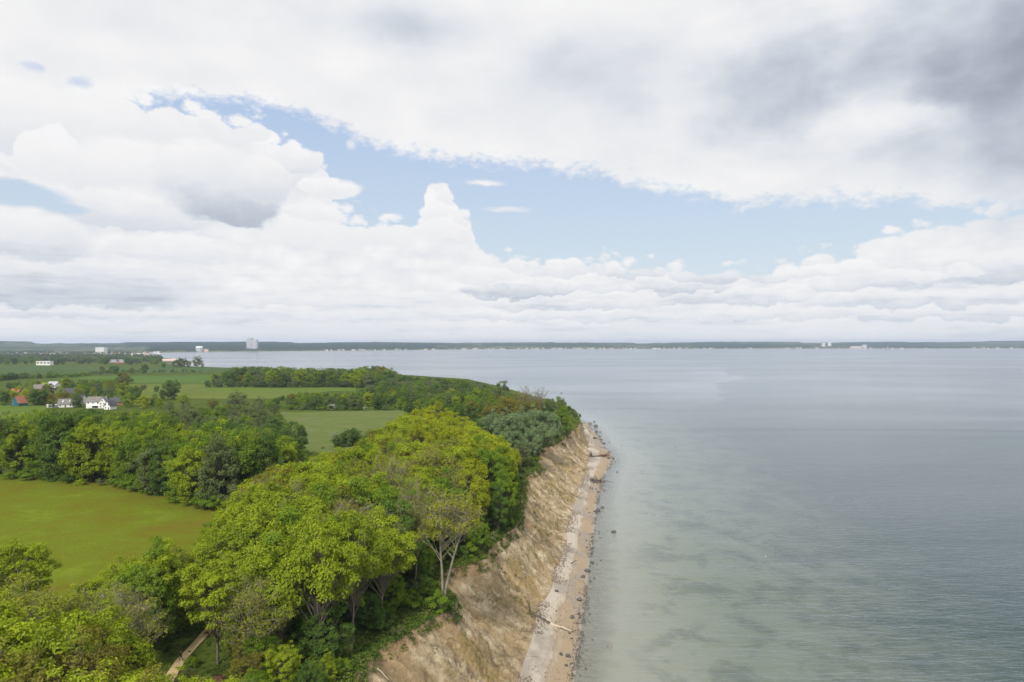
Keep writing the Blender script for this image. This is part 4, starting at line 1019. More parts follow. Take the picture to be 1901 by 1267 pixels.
pa = n.v('MULTIPLY', p, (1, .35, 1))
c = n.ramp(n.noise(pa, .0022, 5, .6), [(.35, (.055,.085,.035)), (.5, (.12,.14,.05)), (.65, (.17,.17,.075))])
c = n.mix(n.mr(n.noise(pa, .011, 5, .65), .46, .60), c, (.03, .05, .028, 1))
c = n.mix(w, c, n.ramp(n.noise(pa, .02, 4, .7), [(.3, (.016,.030,.018)), (.7, (.04,.062,.03))]))
pxx = n.sep(p)[0]
c = n.mix(n.mul(n.mr(il, .006, .0035), n.mr(pxx, -1600, -700, .15, 1.)), c, (*lin(218,200,176), 1))
b = n.new('ShaderNodeBsdfDiffuse'); n.put(b.inputs[0], c); n.l(b.outputs[0], o.inputs[0])
M_far = m
tag(link('far_shore_hills', me, m), kind='structure')
# woods of the flat land this side of the bay's end: far more trees than one can count
rg = np.random.RandomState(5)
bm_v, bm_f = [], []
ico = [(0,0,1),(.9,0,.4),(.28,.85,.4),(-.73,.53,.4),(-.73,-.53,.4),(.28,-.85,.4),(.95,.1,-.5),(.3,.9,-.5),(-.75,.5,-.5),(-.7,-.55,-.5),(.3,-.9,-.5)]
icf = [(0,1,2),(0,2,3),(0,3,4),(0,4,5),(0,5,1)] + [q for k in range(5) for q in ((1+k, 6+k, 6+(k+1)%5), (1+k, 6+(k+1)%5, 1+(k+1)%5))]
ico = np.array(ico); icf = np.array(icf); cnt = 0
for _ in range(9000):
    px = rg.uniform(-120, 300); Yq = 2500*(5150/2500.)**rg.uniform(0, 1); x = (px - CX)/F*Yq
    if x > float(Xt(Yq)) - 25: continue
    if fbm(x*.0022, Yq*.0022, 3, 99) < .47 + .05*(Yq > 4200): continue
    if px > 165 and Yq > 3000 and Yq < 4800 and rg.uniform() < .75: continue
    s = rg.uniform(8, 15); h = rg.uniform(11, 20)*(1 if Yq < 3500 else .8)
    V = ico*np.array([s*.62, s*.62, h*.55])*(1 + rg.uniform(-.22, .22, (11, 1))) + np.array([x, Yq, float(ground_z(x, Yq)) + h*.45])
    bm_v.append(V); bm_f.append(icf + cnt); cnt += 11
m, n, o = mat_new('distant_leaves')
p = n.new('ShaderNodeNewGeometry').outputs['Position']
c = n.ramp(n.noise(p, .02, 4, .7), [(.35, (.030,.05,.022)), (.5, (.05,.075,.026)), (.68, (.085,.105,.035))])
b = n.new('ShaderNodeBsdfDiffuse'); n.put(b.inputs[0], c)
bp = n.new('ShaderNodeBump'); bp.inputs['Distance'].default_value = 3.; n.put(bp.inputs['Height'], n.noise(p, .35, 3, .7)); n.l(bp.outputs[0], b.inputs['Normal']); n.l(b.outputs[0], o.inputs[0])
tag(link('distant_wood', npmesh('distant_wood', np.concatenate(bm_v), np.concatenate(bm_f), True), m), kind='stuff')

# ------------------------------------------------------------------ building materials
WHITE = simple('white_render', (.78,.77,.74), .8, .06, .4)
CREAM = simple('cream_render', (.62,.57,.47), .8, .08, .4)
GREYW = simple('pale_grey_render', (.52,.51,.54), .8, .06, .1)
BRICK = simple('red_brick', (.26,.12,.085), .9, .2, 1.)
TEAL = simple('teal_boards', (.02,.12,.16), .7, .2, 1.)
R_GREY = simple('grey_tiles', (.20,.185,.175), .85, .15, .6)
R_DARK = simple('dark_tiles', (.075,.075,.085), .8, .2, .6)
R_RED = simple('orange_tiles', (.30,.125,.07), .85, .15, .6)
R_PINK = simple('pinkish_roof', (.62,.42,.36), .8, .1, .1)
FARGLASS = simple('distant_windows', (.26,.28,.32), .4, .1, 1.)
GLASS = simple('window_glass', (.02,.025,.03), .2, .3, 1., spec=.6)
FRAME = simple('white_frame', (.75,.75,.75), .6, .03, 1.)
def house(label, px, pyb, w, d_, h, rh, rot, wall, roof, zg=None, Y=None, name='house', rows_=1, ncols=3, gablewin=0, chimney=True, cat='house', group=None, ridge='x', sky=0):
    if Y is None: Y = (CAMZ - 17)*F/(pyb - HY)
    x = (px - CX)/F*Y; z = float(ground_z(x, Y)) if zg is None else zg
    r = empty(name, (x, Y, z), rot); tag(r, label, cat, group)
    # local: front faces -y, ridge along x (or y)
    W, D = w/2, d_/2; ov = .4
    a = MB()
    if ridge == 'x': a.poly([(-W,-D,-1),(W,-D,-1),(W,D,-1),(-W,D,-1),(-W,-D,h),(W,-D,h),(W,D,h),(-W,D,h),(-W,0,h+rh),(W,0,h+rh)], [(0,1,5,4),(1,2,6,9,5),(2,3,7,6),(3,0,4,8,7)])
    else: a.poly([(-W,-D,-1),(W,-D,-1),(W,D,-1),(-W,D,-1),(-W,-D,h),(W,-D,h),(W,D,h),(-W,D,h),(0,-D,h+rh),(0,D,h+rh)], [(0,1,5,8,4),(1,2,6,5),(2,3,7,9,6),(3,0,4,7)])
    a.build('wall', wall, r)
    q = MB(); t = .3
    if ridge == 'x':
        for s in (-1, 1):
            e = s*(D + ov); ze = h - ov*rh/D
            q.poly([(-W-ov,e,ze+.03),(W+ov,e,ze+.03),(W+ov,0,h+rh+.03),(-W-ov,0,h+rh+.03),(-W-ov,e,ze+t),(W+ov,e,ze+t),(W+ov,0,h+rh+t),(-W-ov,0,h+rh+t)], [(0,1,2,3),(4,5,6,7),(0,1,5,4),(1,2,6,5),(0,3,7,4)])
    else:
        for s in (-1, 1):
            e = s*(W + ov); ze = h - ov*rh/W
            q.poly([(e,-D-ov,ze+.03),(e,D+ov,ze+.03),(0,D+ov,h+rh+.03),(0,-D-ov,h+rh+.03),(e,-D-ov,ze+t),(e,D+ov,ze+t),(0,D+ov,h+rh+t),(0,-D-ov,h+rh+t)], [(0,1,2,3),(4,5,6,7),(0,1,5,4),(1,2,6,5),(0,3,7,4)])
    ro = q.build('roof', roof, r)
    if chimney: MB().box(-W*.3-.45,-W*.3+.45,-.4,.4,h+rh*.55,h+rh+1.2).build('chimney', BRICK, ro)
    for k in range(sky):
        xx = -W*.5 + k*W*.9; yy = -D*.5; zz = h + rh*.5
        MB().poly([(xx,yy-.5,zz-.5*rh/D+.42),(xx+1.1,yy-.5,zz-.5*rh/D+.42),(xx+1.1,yy+.5,zz+.5*rh/D+.42),(xx,yy+.5,zz+.5*rh/D+.42)], [(0,1,2,3)]).build('skylight', FRAME, ro)
    for rw in range(rows_):
        for k in range(ncols):
            cx = -W + (k + .5)*w/ncols; cz = 1.0 + rw*2.7
            if cz + 1.3 > h and ridge == 'x': continue
            if rw == 0 and k == ncols//2:
                MB().box(cx-.5,cx+.5,-D-.06,-D+.02,0,2.1).build('door', R_DARK, r); continue
            wi = MB().box(cx-.6,cx+.6,-D-.05,-D+.02,cz,cz+1.3).build('window', FRAME, r)
            MB().box(cx-.48,cx+.48,-D-.08,-D-.05,cz+.1,cz+1.2).build('pane', GLASS, wi)
    for k in range(gablewin):     # windows of the gable on the right
        yy = -D + (k + .5)*d_/gablewin
        for cz in ((1.0, 3.6) if h > 4 else (1.0,)):
            wi = MB().box(W-.02,W+.05,yy-.55,yy+.55,cz,cz+1.25).build('window', FRAME, r)
            MB().box(W+.05,W+.08,yy-.43,yy+.43,cz+.1,cz+1.15).build('pane', GLASS, wi)
    return r
# the white house with its gabled wing and the cottage beside it
r = house('two-storey white house with grey tiled roof, in front of the village', 181, 757, 15.5, 8, 5.6, 4.0, R(8), WHITE, R_GREY, rows_=2, ncols=4)
a = MB(); W = 3.0
a.poly([(4.2,-7.2,-1),(10.2,-7.2,-1),(10.2,-3.8,-1),(4.2,-3.8,-1),(4.2,-7.2,5.4),(10.2,-7.2,5.4),(10.2,-3.8,5.4),(4.2,-3.8,5.4),(7.2,-7.2,9.5),(7.2,-3.8,9.5)], [(0,1,5,8,4),(1,2,6,5),(2,3,7,9,6),(3,0,4,7)]).build('gable_wing', WHITE, r)
q = MB()
for s in (-1, 1): q.poly([(7.2+s*3.4,-7.6,4.9),(7.2+s*3.4,-2,4.9),(7.2,-2,9.6),(7.2,-7.6,9.6),(7.2+s*3.4,-7.6,5.2),(7.2+s*3.4,-2,5.2),(7.2,-2,9.9),(7.2,-7.6,9.9)], [(0,1,2,3),(4,5,6,7),(0,3,7,4),(0,1,5,4)])
q.build('wing_roof', R_GREY, r)
for cx, cz in ((5.7, .8), (8.4, .8), (5.7, 3.4), (8.4, 3.4), (7.0, 6.2)):
    wi = MB().box(cx-.5,cx+.6,-7.26,-7.19,cz,cz+1.3).build('window', FRAME, r); MB().box(cx-.38,cx+.48,-7.29,-7.26,cz+.1,cz+1.2).build('pane', GLASS, wi)
MB().box(-6,4,-6.6,-4.0,0,2.6).build('porch', WHITE, r)
MB().box(-1.5,3.4,-6.68,-6.6,.3,2.1).build('porch_window', GLASS, r)
house('small white gabled cottage at the right of the two-storey white house', 205, 757.5, 6.4, 7, 3.2, 4.2, R(-14), WHITE, R_DARK, Y=598, rows_=2, ncols=2, ridge='y', chimney=False)
house('low dark-roofed house behind the small white cottage', 219, 752, 13, 8, 3, 3.8, R(5), BRICK, R_DARK, chimney=False)
house('grey-roofed bungalow with two skylights left of the white house', 124, 756, 12, 9, 2.8, 4.4, R(20), WHITE, R_GREY, sky=2, chimney=False)
house('dark-roofed house with white gable behind the grey bungalow', 147, 750, 12, 9, 3.2, 5.2, R(-12), WHITE, R_DARK, gablewin=2)
house('house with orange tiled roof and teal gable at the left', 36, 754, 10, 8, 2.8, 6.0, R(-18), TEAL, R_RED, ridge='y', rows_=2, ncols=2)
house('long brick farmhouse with dark roof behind the copper beech', 118, 737, 26, 10, 4, 5, R(6), BRICK, R_DARK, ncols=6, gablewin=2)
house('farm building with pale grey roof above the copper beech', 100, 722, 13, 9, 5, 4, R(-10), WHITE, simple('zinc_roof', (.40,.41,.46), .5, .1, .5))
house('small brick house with red chimney stack left of the copper beech', 73, 728, 11, 9, 4.2, 4.5, R(12), BRICK, R_GREY, rows_=1)
house('brick house among trees at the left edge of the village', 30, 735, 11, 8, 3.4, 4, R(-5), BRICK, R_RED)
house('garden shed with flat white roof left of the bungalow', 98, 757, 8, 4, 2.2, .4, 0, WHITE, WHITE, chimney=False, name='garden_shed', cat='shed')
# far buildings on this side of the bay
def block(label, px0, px1, pyt, pyb, Y, wall, depth=15, zg=None, name='building', floors=3, bays=6, roof=None, group=None, pitched=False):
    x0, x1 = (px0 - CX)/F*Y, (px1 - CX)/F*Y; z0 = CAMZ - (pyb - HY)*Y/F; z1 = CAMZ - (pyt - HY)*Y/F
    cx, w, h = (x0+x1)/2, (x1-x0)/2, z1 - z0
    r = empty(name, (cx, Y, z0)); tag(r, label, 'building', group)
    MB().box(-w, w, 0, depth, -6, h).build('wall', wall, r)
    if roof is not None:
        q = MB()
        if pitched: q.poly([(-w-1,-1,h),(w+1,-1,h),(w+1,depth+1,h),(-w-1,depth+1,h),(-w,depth/2,h+depth*.3),(w,depth/2,h+depth*.3)], [(0,1,5,4),(1,2,5),(2,3,4,5),(3,0,4)])
        else: q.box(-w-.5, w+.5, -.5, depth+.5, h, h+.8)
        q.build('roof', roof, r)
    fh = h/floors
    for k in range(floors):
        for j in range(bays):
            bx = -w + (j+.5)*2*w/bays; bw = .66*w/bays
            MB().box(bx-bw, bx+bw, -.15, .05, k*fh + fh*.32, k*fh + fh*.72).build('window', GLASS if Y < 2800 else FARGLASS, r)
    return r
block('low white building with open dark bays at the edge of the tree belt', 67, 93, 671.5, 677, 1900, WHITE, 14, floors=1, bays=4, roof=WHITE)
block('long white beach building with pinkish roof before the bay', 297, 325, 670, 674, 2560, WHITE, 22, floors=1, bays=9, roof=R_PINK, pitched=True)
block('white stepped hotel block standing alone left of the bay', 177, 193, 645.5, 656, 4600, WHITE, 40, floors=5, bays=5, roof=WHITE)
block('long low white wing at the foot of the stepped hotel', 172, 238, 656, 658.5, 4550, WHITE, 20, floors=1, bays=12, roof=WHITE)
block('grey-white terrace with balconies behind the far field, left of the harbour trees', 203, 216, 667.5, 674, 2300, GREYW, 14, floors=3, bays=4, roof=R_DARK)
block('grey-white terrace with balconies right beside the other terrace', 217, 230, 667.5, 674, 2310, GREYW, 14, floors=3, bays=4, roof=R_DARK)
block('low reddish house row before the two terraces', 212, 229, 674.5, 677, 2100, BRICK, 9, floors=1, bays=5, roof=R_RED, pitched=True)
block('white house with dark roof at the harbour mouth', 275, 288, 660, 665, 3300, GREYW, 14, floors=2, bays=3, roof=R_DARK, pitched=True)
block('small house with orange roof among the harbour trees', 264, 273, 661, 665.5, 3200, CREAM, 12, floors=1, bays=3, roof=R_RED, pitched=True)
block('small dark house right before the long beach building', 310, 322, 674.5, 678.5, 2100, GREYW, 9, floors=1, bays=2, roof=R_DARK, pitched=True)
# landmarks of the far shore
t1 = block('taller of the two grey-white tower blocks above the wooded far shore', 457.5, 467, 628.5, 649, 6250, GREYW, 40, name='tower_block', floors=16, bays=3, roof=GREYW)
t2 = block('shorter right-hand tower block above the wooded far shore', 467.6, 476.5, 631, 649, 6210, GREYW, 40, name='tower_block', floors=14, bays=3, roof=GREYW)
MB().box(-12, 6, 8, 26, 101, 106).build('plant_room', GREYW, t1)
x, Y = (370 - CX)/F*5790, 5790
r = empty('domed_building', (x, Y, 4)); tag(r, 'round white drum-shaped building on the far waterfront', 'building')
MB().cone((0,0,-4), 27, 30, 40, 12).build('wall', WHITE, r); MB().cone((0,0,36.1), 31, 22, 7, 12).build('roof', WHITE, r)
for k in range(12):
    a = 2*math.pi*(k+.5)/12; MB().box(-4,4,-.6,.6,6,28).build('window', FARGLASS, r).location = (28.6*math.cos(a), 28.6*math.sin(a), 0); r.children[-1].rotation_euler = (0,0,a+math.pi/2)
block('low pinkish hall at the right foot of the drum-shaped building', 377.5, 385.5, 648.5, 652, 5800, R_PINK, 20, floors=1, bays=3, roof=R_PINK)
block('long low white quay building on the far shore before the dark woods', 558, 575, 648.5, 650.5, 6600, WHITE, 20, floors=1, bays=4, roof=WHITE)
block('row of small white quay houses right of the long quay building', 577, 597, 649, 650.3, 6620, WHITE, 15, floors=1, bays=5, roof=WHITE)
block('white domed silo, left one on the far right shore', 1527, 1532, 637.5, 642.5, 9000, WHITE, 30, floors=1, bays=2, roof=WHITE)
block('white silo right of the first one on the far right shore', 1538, 1543, 636.5, 641.5, 9000, WHITE, 30, floors=1, bays=2, roof=WHITE)
block('large grey harbour shed on the far right shore', 1602, 1609, 640.5, 646.5, 8860, GREYW, 40, floors=2, bays=2, roof=GREYW)
block('cream warehouse left of the grey harbour shed', 1580, 1600, 643.2, 646.6, 8860, CREAM, 30, floors=1, bays=5, roof=R_PINK)
x = (1644.5 - CX)/F*9000; r = empty('church', (x, 9000, 30)); tag(r, 'dark church with pointed tower on the far right shore', 'church')
MB().box(-9,9,-9,9,-12,32).build('tower', R_DARK, r); MB().poly([(-9.5,-9.5,32),(9.5,-9.5,32),(9.5,9.5,32),(-9.5,9.5,32),(0,0,62)], [(0,1,4),(1,2,4),(2,3,4),(3,0,4)]).build('spire', R_DARK, r)
MB().poly([(9,-11,-12),(60,-11,-12),(60,11,-12),(9,11,-12),(9,-11,12),(60,-11,12),(60,11,12),(9,11,12),(9,0,26),(60,0,26)], [(0,1,5,4),(1,2,6,9,5),(2,3,7,6),(3,0,4,8,7),(4,5,9,8),(7,6,9,8)]).build('nave', R_DARK, r)
# small houses strung along the far shore: each a thing, a few pixels wide
def toy(seed, w, d_, h, rh):
    a = MB(); W, D = w/2, d_/2
    a.poly([(-W,-D,-4),(W,-D,-4),(W,D,-4),(-W,D,-4),(-W,-D,h),(W,-D,h),(W,D,h),(-W,D,h)], [(0,1,5,4),(1,2,6,5),(2,3,7,6),(3,0,4,7)])
    a.poly([(-W-.6,-D-.6,h),(W+.6,-D-.6,h),(W+.6,D+.6,h),(-W-.6,D+.6,h),(-W*.8,0,h+rh),(W*.8,0,h+rh)], [(0,1,5,4),(1,2,5),(2,3,4,5),(3,0,4)])
    for k in range(max(2, int(w/5))): xx = -W + (k+.5)*w/max(2, int(w/5)); a.poly([(xx-1,-D-.1,h*.35),(xx+1,-D-.1,h*.35),(xx+1,-D-.1,h*.75),(xx-1,-D-.1,h*.75)], [(0,1,2,3)])
    me = a.mesh('small_house'); return me
toys = []
for i, (wl, rf) in enumerate([(CREAM,R_GREY),(WHITE,R_RED),(CREAM,R_DARK),(WHITE,R_DARK),(BRICK,R_RED),(GREYW,R_GREY)]):
    w, d_, h, rh = [(16,12,6,5),(20,13,7,5),(26,15,8,4),(13,12,6,5),(18,12,6,6),(30,16,11,3)][i]
    me = toy(i, w, d_, h, rh); me.materials.append(wl); me.materials.append(rf); me.materials.append(FARGLASS)
    idx = [0]*4 + [1]*4 + [2]*(len(me.polygons) - 8); me.polygons.foreach_set('material_index', idx); toys.append((me, ['cream', 'white', 'cream', 'white', 'brick', 'grey'][i]))
tn = 0
def toy_at(px, t, group, where, zoff=0, Y=None, z=None, s=1.0):
    k = rng.randint(len(toys)); me, cn = toys[k]
    if Y is None:
        Y, z = far_z(np.array(float(px)), np.array(float(t))); Y = float(Y); z = float(z)
    r = bpy.data.objects.new('small_house', me); col.objects.link(r); r.location = ((px - CX)/F*Y, Y, z + zoff); r.rotation_euler = (0,0,rng.uniform(-.5,.5)); r.scale = (s,s,s)
    tag(r, f'tiny {cn} house {where}', 'house', group)
for _ in range(120): toy_at(rng.uniform(790, 1420), rng.uniform(.006, .05), 'houses strung along the far shore', 'in the string of houses on the middle far shore', 2)
for _ in range(35): toy_at(rng.uniform(1420, 1900), rng.uniform(.006, .07), 'houses on the right far shore', 'on the right-hand far shore', 2)
for _ in range(22): toy_at(rng.uniform(600, 800), rng.uniform(.006, .02), 'houses at the foot of the dark far woods', 'at the foot of the dark far woods', 1)
for _ in range(26): toy_at(rng.uniform(245, 300), 0, 'houses round the end of the bay', 'round the left end of the bay', Y=(Yr := rng.uniform(3600, 5100)), z=float(ground_z(0, Yr))*0 + 4.5, s=.8)
for _ in range(60):
    px = rng.uniform(10, 245); Yr = rng.uniform(3000, 5000); toy_at(px, 0, 'houses scattered in the far flat country', 'scattered among the far trees at the left', Y=Yr, z=4.5, s=rng.uniform(.6, 1.))

# ------------------------------------------------------------------ boulders, driftwood and debris of the beach
M_rock = simple('wet_boulder', (.085,.080,.072), .55, .4, 2.5, .05, spec=.5)
M_rock2 = simple('grey_boulder', (.20,.185,.165), .8, .3, 2.5, .05)
M_clod = simple('fallen_clods', (.20,.155,.11), .95, .4, 1.5, .05)
M_drift = simple('bleached_wood', (.52,.44,.34), .85, .15, 3., .02)
M_wet = simple('dark_driftwood', (.10,.082,.065), .9, .3, 3., .03)
M_twig = simple('reddish_twigs', (.20,.11,.08), .9, .3, 3.)
import bmesh
rocks = []
for k in range(6):
    bm = bmesh.new(); bmesh.ops.create_icosphere(bm, subdivisions=3, radius=.5)
    rg = np.random.RandomState(300 + k); ax = rg.uniform(.7, 1.25, 3); offs = rg.uniform(0, 50, 3)
    pl = [(Vector(rg.normal(size=3)).normalized(), rg.uniform(.30, .42)) for _ in range(7)]
    for v in bm.verts:
        c = v.co.copy()
        for nn, dd in pl:
            e = c.dot(nn) - dd
            if e > 0: c -= nn*e*.85
        f = 1 + .22*(float(fbm(c.x*3 + offs[0] + c.z*2, c.y*3 + offs[1] - c.z, 3, k)) - .5)
        v.co = Vector((c.x*ax[0]*f, c.y*ax[1]*f, c.z*.72*f))
    me = bpy.data.meshes.new('boulder'); bm.to_mesh(me); bm.free(); me.polygons.foreach_set('use_smooth', [True]*len(me.polygons))
    me.materials.append(M_rock if k % 3 else M_rock2); rocks.append(me)
def rock(x, y, s, label, group=None, z=None):
    r = bpy.data.objects.new('boulder', rocks[rng.randint(6)]); col.objects.link(r)
    z = max(float(ground_z(x, y)), -.35) + s*.16 if z is None else z
    r.location = (x, y, z); r.scale = (s, s*rng.uniform(.75, 1.1), s*rng.uniform(.8, 1.1)); r.rotation_euler = (rng.uniform(-.2,.2), rng.uniform(-.2,.2), rng.uniform(0, 6.28))
    tag(r, label, 'boulder', group); return r
for px, py, w, lb in [(1139,988,12,'large dark boulder alone in the shallow water off the middle of the beach'), (1131,1199,11,'brown boulder alone in the green shallows near the bottom of the photo'),
    (1075,1115,11,'dark boulder on the wet sand above the long driftwood log'), (1062,1148,11,'rounded boulder at the water edge just above the tip of the long log'), (1099,1044,9,'boulder in the wash halfway down the beach'),
    (1090,1060,10,'boulder at the edge of the damp sand halfway down the beach'), (1082,1072,9,'grey boulder below the halfway boulders'), (1054,1219,10,'flat dark boulder on the damp sand below the long log'),
    (1091,1058,6,'small boulder touching the halfway boulder'), (1033,1106,8,'dark boulder on the pale dry sand above the long log'), (1082,1189,4,'small dark stone in the water below the log tip'),
    (1095,787,7,'dark boulder at the far tip of the beach'), (1103,783,5,'upright stone in the water at the far tip'), (1106,792,9,'widest dark boulder in the water at the far tip'), (1107,802,6,'boulder below the widest one at the far tip'),
    (1114,802,5,'boulder in open water right of the far tip stones'), (1095,804,6,'brown boulder on the sand edge at the far tip'), (1104,816,9,'flat boulder half in the water near the far tip'), (1120,823,4,'low stone in open water below the far tip'),
    (1154,827,3,'small black stone far out in the water right of the tip'), (1131,840,7,'boulder beside the branches of the fallen tree'), (1130,852,6,'boulder at the foot of the fallen tree crown'), (1138,851,7,'two-humped boulder at the seaward end of the fallen tree'),
    (1143,857,4,'pointed black stone right of the fallen tree'), (1146,876,5,'low boulder in the water below the fallen tree'), (1161,849,3,'faint stone in open water right of the fallen tree'), (1121,909,6,'boulder in the water right of the walkers'),
    (1110,914,5,'boulder at the water edge right of the walkers'), (1118,942,7,'boulder in the water below the walkers'), (1110,948,10,'broad dark boulder cluster head below the walkers'), (1104,950,6,'boulder left of the broad dark one'),
    (1101,1017,5,'stone at the water edge above the halfway boulders'), (1097,1028,5,'stone in the shallow wash above the halfway boulders')]:
    x, y = px2w(px, py, .15); rock(x, y, w/F*y*1.0, lb)
for _ in range(190):
    y = 140*(660/140.)**rng.uniform(0, 1); w = float(Xw(y)); cl = float(fbm(y*.06, 2.2, 3, 120))
    if cl < .45 and rng.uniform() < .75: continue
    x = w + rng.normal()*2.4 + (rng.uniform(0, 4) if rng.uniform() < .3 else -.5)
    rock(x, y, rng.uniform(.3, 1.05)*(1 + (y > 400)*.5), 'small dark stone at the water edge, ' + ('near' if y < 210 else ('middle' if y < 340 else 'far')) + ' beach', 'stones along the water edge')
# pebbles and clods: uncountable
def scatter_bits(name, mat, pts_, kind='stuff'):
    V, Fc, b = [], [], 0
    tet = np.array([(.6,0,-.2),(-.35,.55,-.2),(-.35,-.55,-.2),(0,0,.55),(.2,.2,.4)])
    fc = np.array([(0,1,4),(1,2,3),(2,0,3),(0,4,3),(1,3,4),(0,2,1)])
    for x, y, z, s in pts_:
        a = rng.uniform(0, 6.28); c_, s_ = math.cos(a), math.sin(a); q = tet*s*(1 + rng.uniform(-.35, .35, (5, 3)))
        V.append(np.stack([q[:,0]*c_ - q[:,1]*s_ + x, q[:,0]*s_ + q[:,1]*c_ + y, q[:,2] + z], 1)); Fc.append(fc + b); b += 5
    tag(link(name, npmesh(name, np.concatenate(V), np.concatenate(Fc), False), mat), kind=kind)
P_ = []
for _ in range(11000):
    y = 110*(620/110.)**rng.uniform(0, 1); f, w = float(Xf(y)), float(Xw(y)); 
    t = 1 + rng.normal()*.07 if rng.uniform() < .75 else rng.uniform(.1, 1)
    if float(fbm(y*.09, t*1.5, 3, 130)) < .46: continue
    x = f + (w - f)*t; P_.append((x, y, max(float(ground_z(x, y)), -.12) + .05, rng.uniform(.08, .30)))
scatter_bits('pebbles', M_rock, P_)
P_ = []
for _ in range(7000):
    y = 100*(560/100.)**rng.uniform(0, 1); f, w = float(Xf(y)), float(Xw(y))
    if float(fbm(y*.07, 1.1, 3, 140)) < .40 + .06*rng.uniform(): continue
    x = f + abs(rng.normal())*1.5 - 1.2*rng.uniform(); P_.append((x + rng.normal()*.8, y, float(ground_z(x, y)) + .12, rng.uniform(.10, .42)*(.5 + rng.uniform())))
scatter_bits('fallen_earth_clods', M_clod, P_)

def limb(a, b_, r0, r1, sag=0., n_=7, seed=0, kink=.12):
    rg = np.random.RandomState(seed); t = np.linspace(0, 1, n_)[:, None]; a = np.array(a, float); b_ = np.array(b_, float)
    P = a*(1-t) + b_*t; L = np.linalg.norm(b_ - a); P[1:-1] += rg.normal(size=(n_-2, 3))*L*kink*.12; P[:, 2:] += sag*4*t*(1-t)
    return (P, r0*(1-t[:, 0]) + r1*t[:, 0])
def wood(name, paths, mat, parent=None):
    v, f = tubes(paths, 7); return link(name, npmesh(name, v, f, True), mat, parent)
def W3(px, py, z): x, y = px2w(px, py, z); return (x, y, z)
# long pale log across the beach
r = empty('driftwood_log', (0,0,0)); tag(r, 'long fallen trunk lying across the beach, dark at its root and bleached at the tip', 'driftwood')
A, B, C_ = W3(984,1136,2.1), W3(1022,1157,1.25), W3(1061,1172,.75)
wood('trunk', [limb(A, B, .46, .36, -.1, 8, 1)], M_wet, r); wood('bleached_end', [limb(B, C_, .36, .14, .05, 8, 2)], M_drift, r)
rt = []
rg = np.random.RandomState(8)
for k in range(16):
    v = rg.normal(size=3); v[0] = -abs(v[0])*.8; v[2] = abs(v[2]); v /= np.linalg.norm(v); rt.append(limb(A, np.array(A) + v*rg.uniform(1.2, 3.2), .14, .03, .1, 5, 20 + k, .5))
wood('root', rt, M_wet, r)
wood('twig', [limb(C_, np.array(C_) + np.array(v), .07, .02, 0, 4, 40 + i) for i, v in enumerate([(1.6,-.6,.9),(.8,1.4,1.1),(1.2,-1.6,.5),(-1.,1.4,.9)])], M_wet, r)
# fallen tree with its root plate at the far beach
r = empty('fallen_tree', (0,0,0)); tag(r, 'fallen tree with upright root plate and reddish branches reaching the water', 'fallen tree')
A, B = W3(1097,848,1.6), W3(1128,846,.9)
wood('trunk', [limb(A, B, .6, .25, .1, 8, 3)], M_wet, r)
rt = []
for k in range(34):
    a = rg.uniform(0, 6.28); v = np.array([rg.normal()*.25, math.cos(a), abs(math.sin(a))*1.2 - .2]); rt.append(limb(A, np.array(A) + v*rg.uniform(1., 3.4), .40, .10, 0, 4, 60 + k, .4))
wood('root_plate', rt, M_wet, r)
br = []
for k in range(46):
    t = rg.uniform(.45, 1); a = np.array(A)*(1-t) + np.array(B)*t; br.append(limb(a, a + np.array([rg.uniform(.5, 6), rg.normal()*2.6, abs(rg.normal())*1.7]), .11, .03, .1, 5, 100 + k, .5))
wood('branch', br, M_twig, r)
# bleached crown of another fallen tree
r = empty('fallen_treetop', (0,0,0)); tag(r, 'bleached tangle of bare branches at the cliff foot left of the walkers', 'fallen tree')
A = np.array(W3(1070,922,2.0)); wood('trunk', [limb(A, W3(1082,912,1.6), .35, .15, .1, 6, 5)], M_drift, r)
wood('branch', [limb(A, A + np.array([rg.uniform(-.5, 6), rg.normal()*3, abs(rg.normal())*1.6]), .10, .03, .1, 5, 200 + k, .5) for k in range(30)], M_drift, r)
r = empty('debris_heap', (0,0,0)); tag(r, 'dark heap of washed-up branches between cliff and water above the walkers', 'debris heap')
wood('branch', [limb(W3(1075 + k*1.5 + rg.normal()*2, 893 + rg.normal()*2, .9), W3(1082 + k*1.5 + rg.normal()*5, 892 + rg.normal()*4, rg.uniform(.3, 1.5)), .22, .07, .1, 5, 250 + k, .5) for k in range(30)], M_wet, r)
for i, (a, b_, lb) in enumerate([((1086,866),(1093,873),'short dark log at the cliff foot below the fallen tree'), ((1060,1046),(1072,1040),'dark branch among the clods at the cliff foot halfway'), ((1070,820),(1076,818),'small dark log on the far beach under the headland'),
                       ((700,1240),(722,1262),'pale dead branch hanging over the cliff rim at the bottom'), ((1075,1148),(1080,1135),'thin branch in the water beside the log tip')]):
    za = 17.2 if i == 3 else (1.9 if i < 3 else .1); tag(wood('driftwood_log', [limb(W3(*a, za), W3(*b_, za - (2 if i == 3 else .3)), (.10 if i == 3 else .22), .05, .1, 5, 300 + i)], M_drift if i == 3 else M_wet), lb, 'driftwood')
# bare roots hanging from the jutting turf
r = empty('hanging_roots', (0,0,0)); tag(r, 'dark bare roots hanging down from the tip of the jutting turf', 'roots')
x0, y0 = float(Xt(151)) , 151.
wood('root', [limb((x0 - 1 + rg.normal()*.8, y0 + rg.normal()*1.5, 17.0), (x0 + rg.uniform(.2, 1.8), y0 - 1 + rg.normal()*1.4, rg.uniform(13.2, 15.6)), .16, .04, 0, 6, 320 + k, .5) for k in range(16)], M_wet, r)

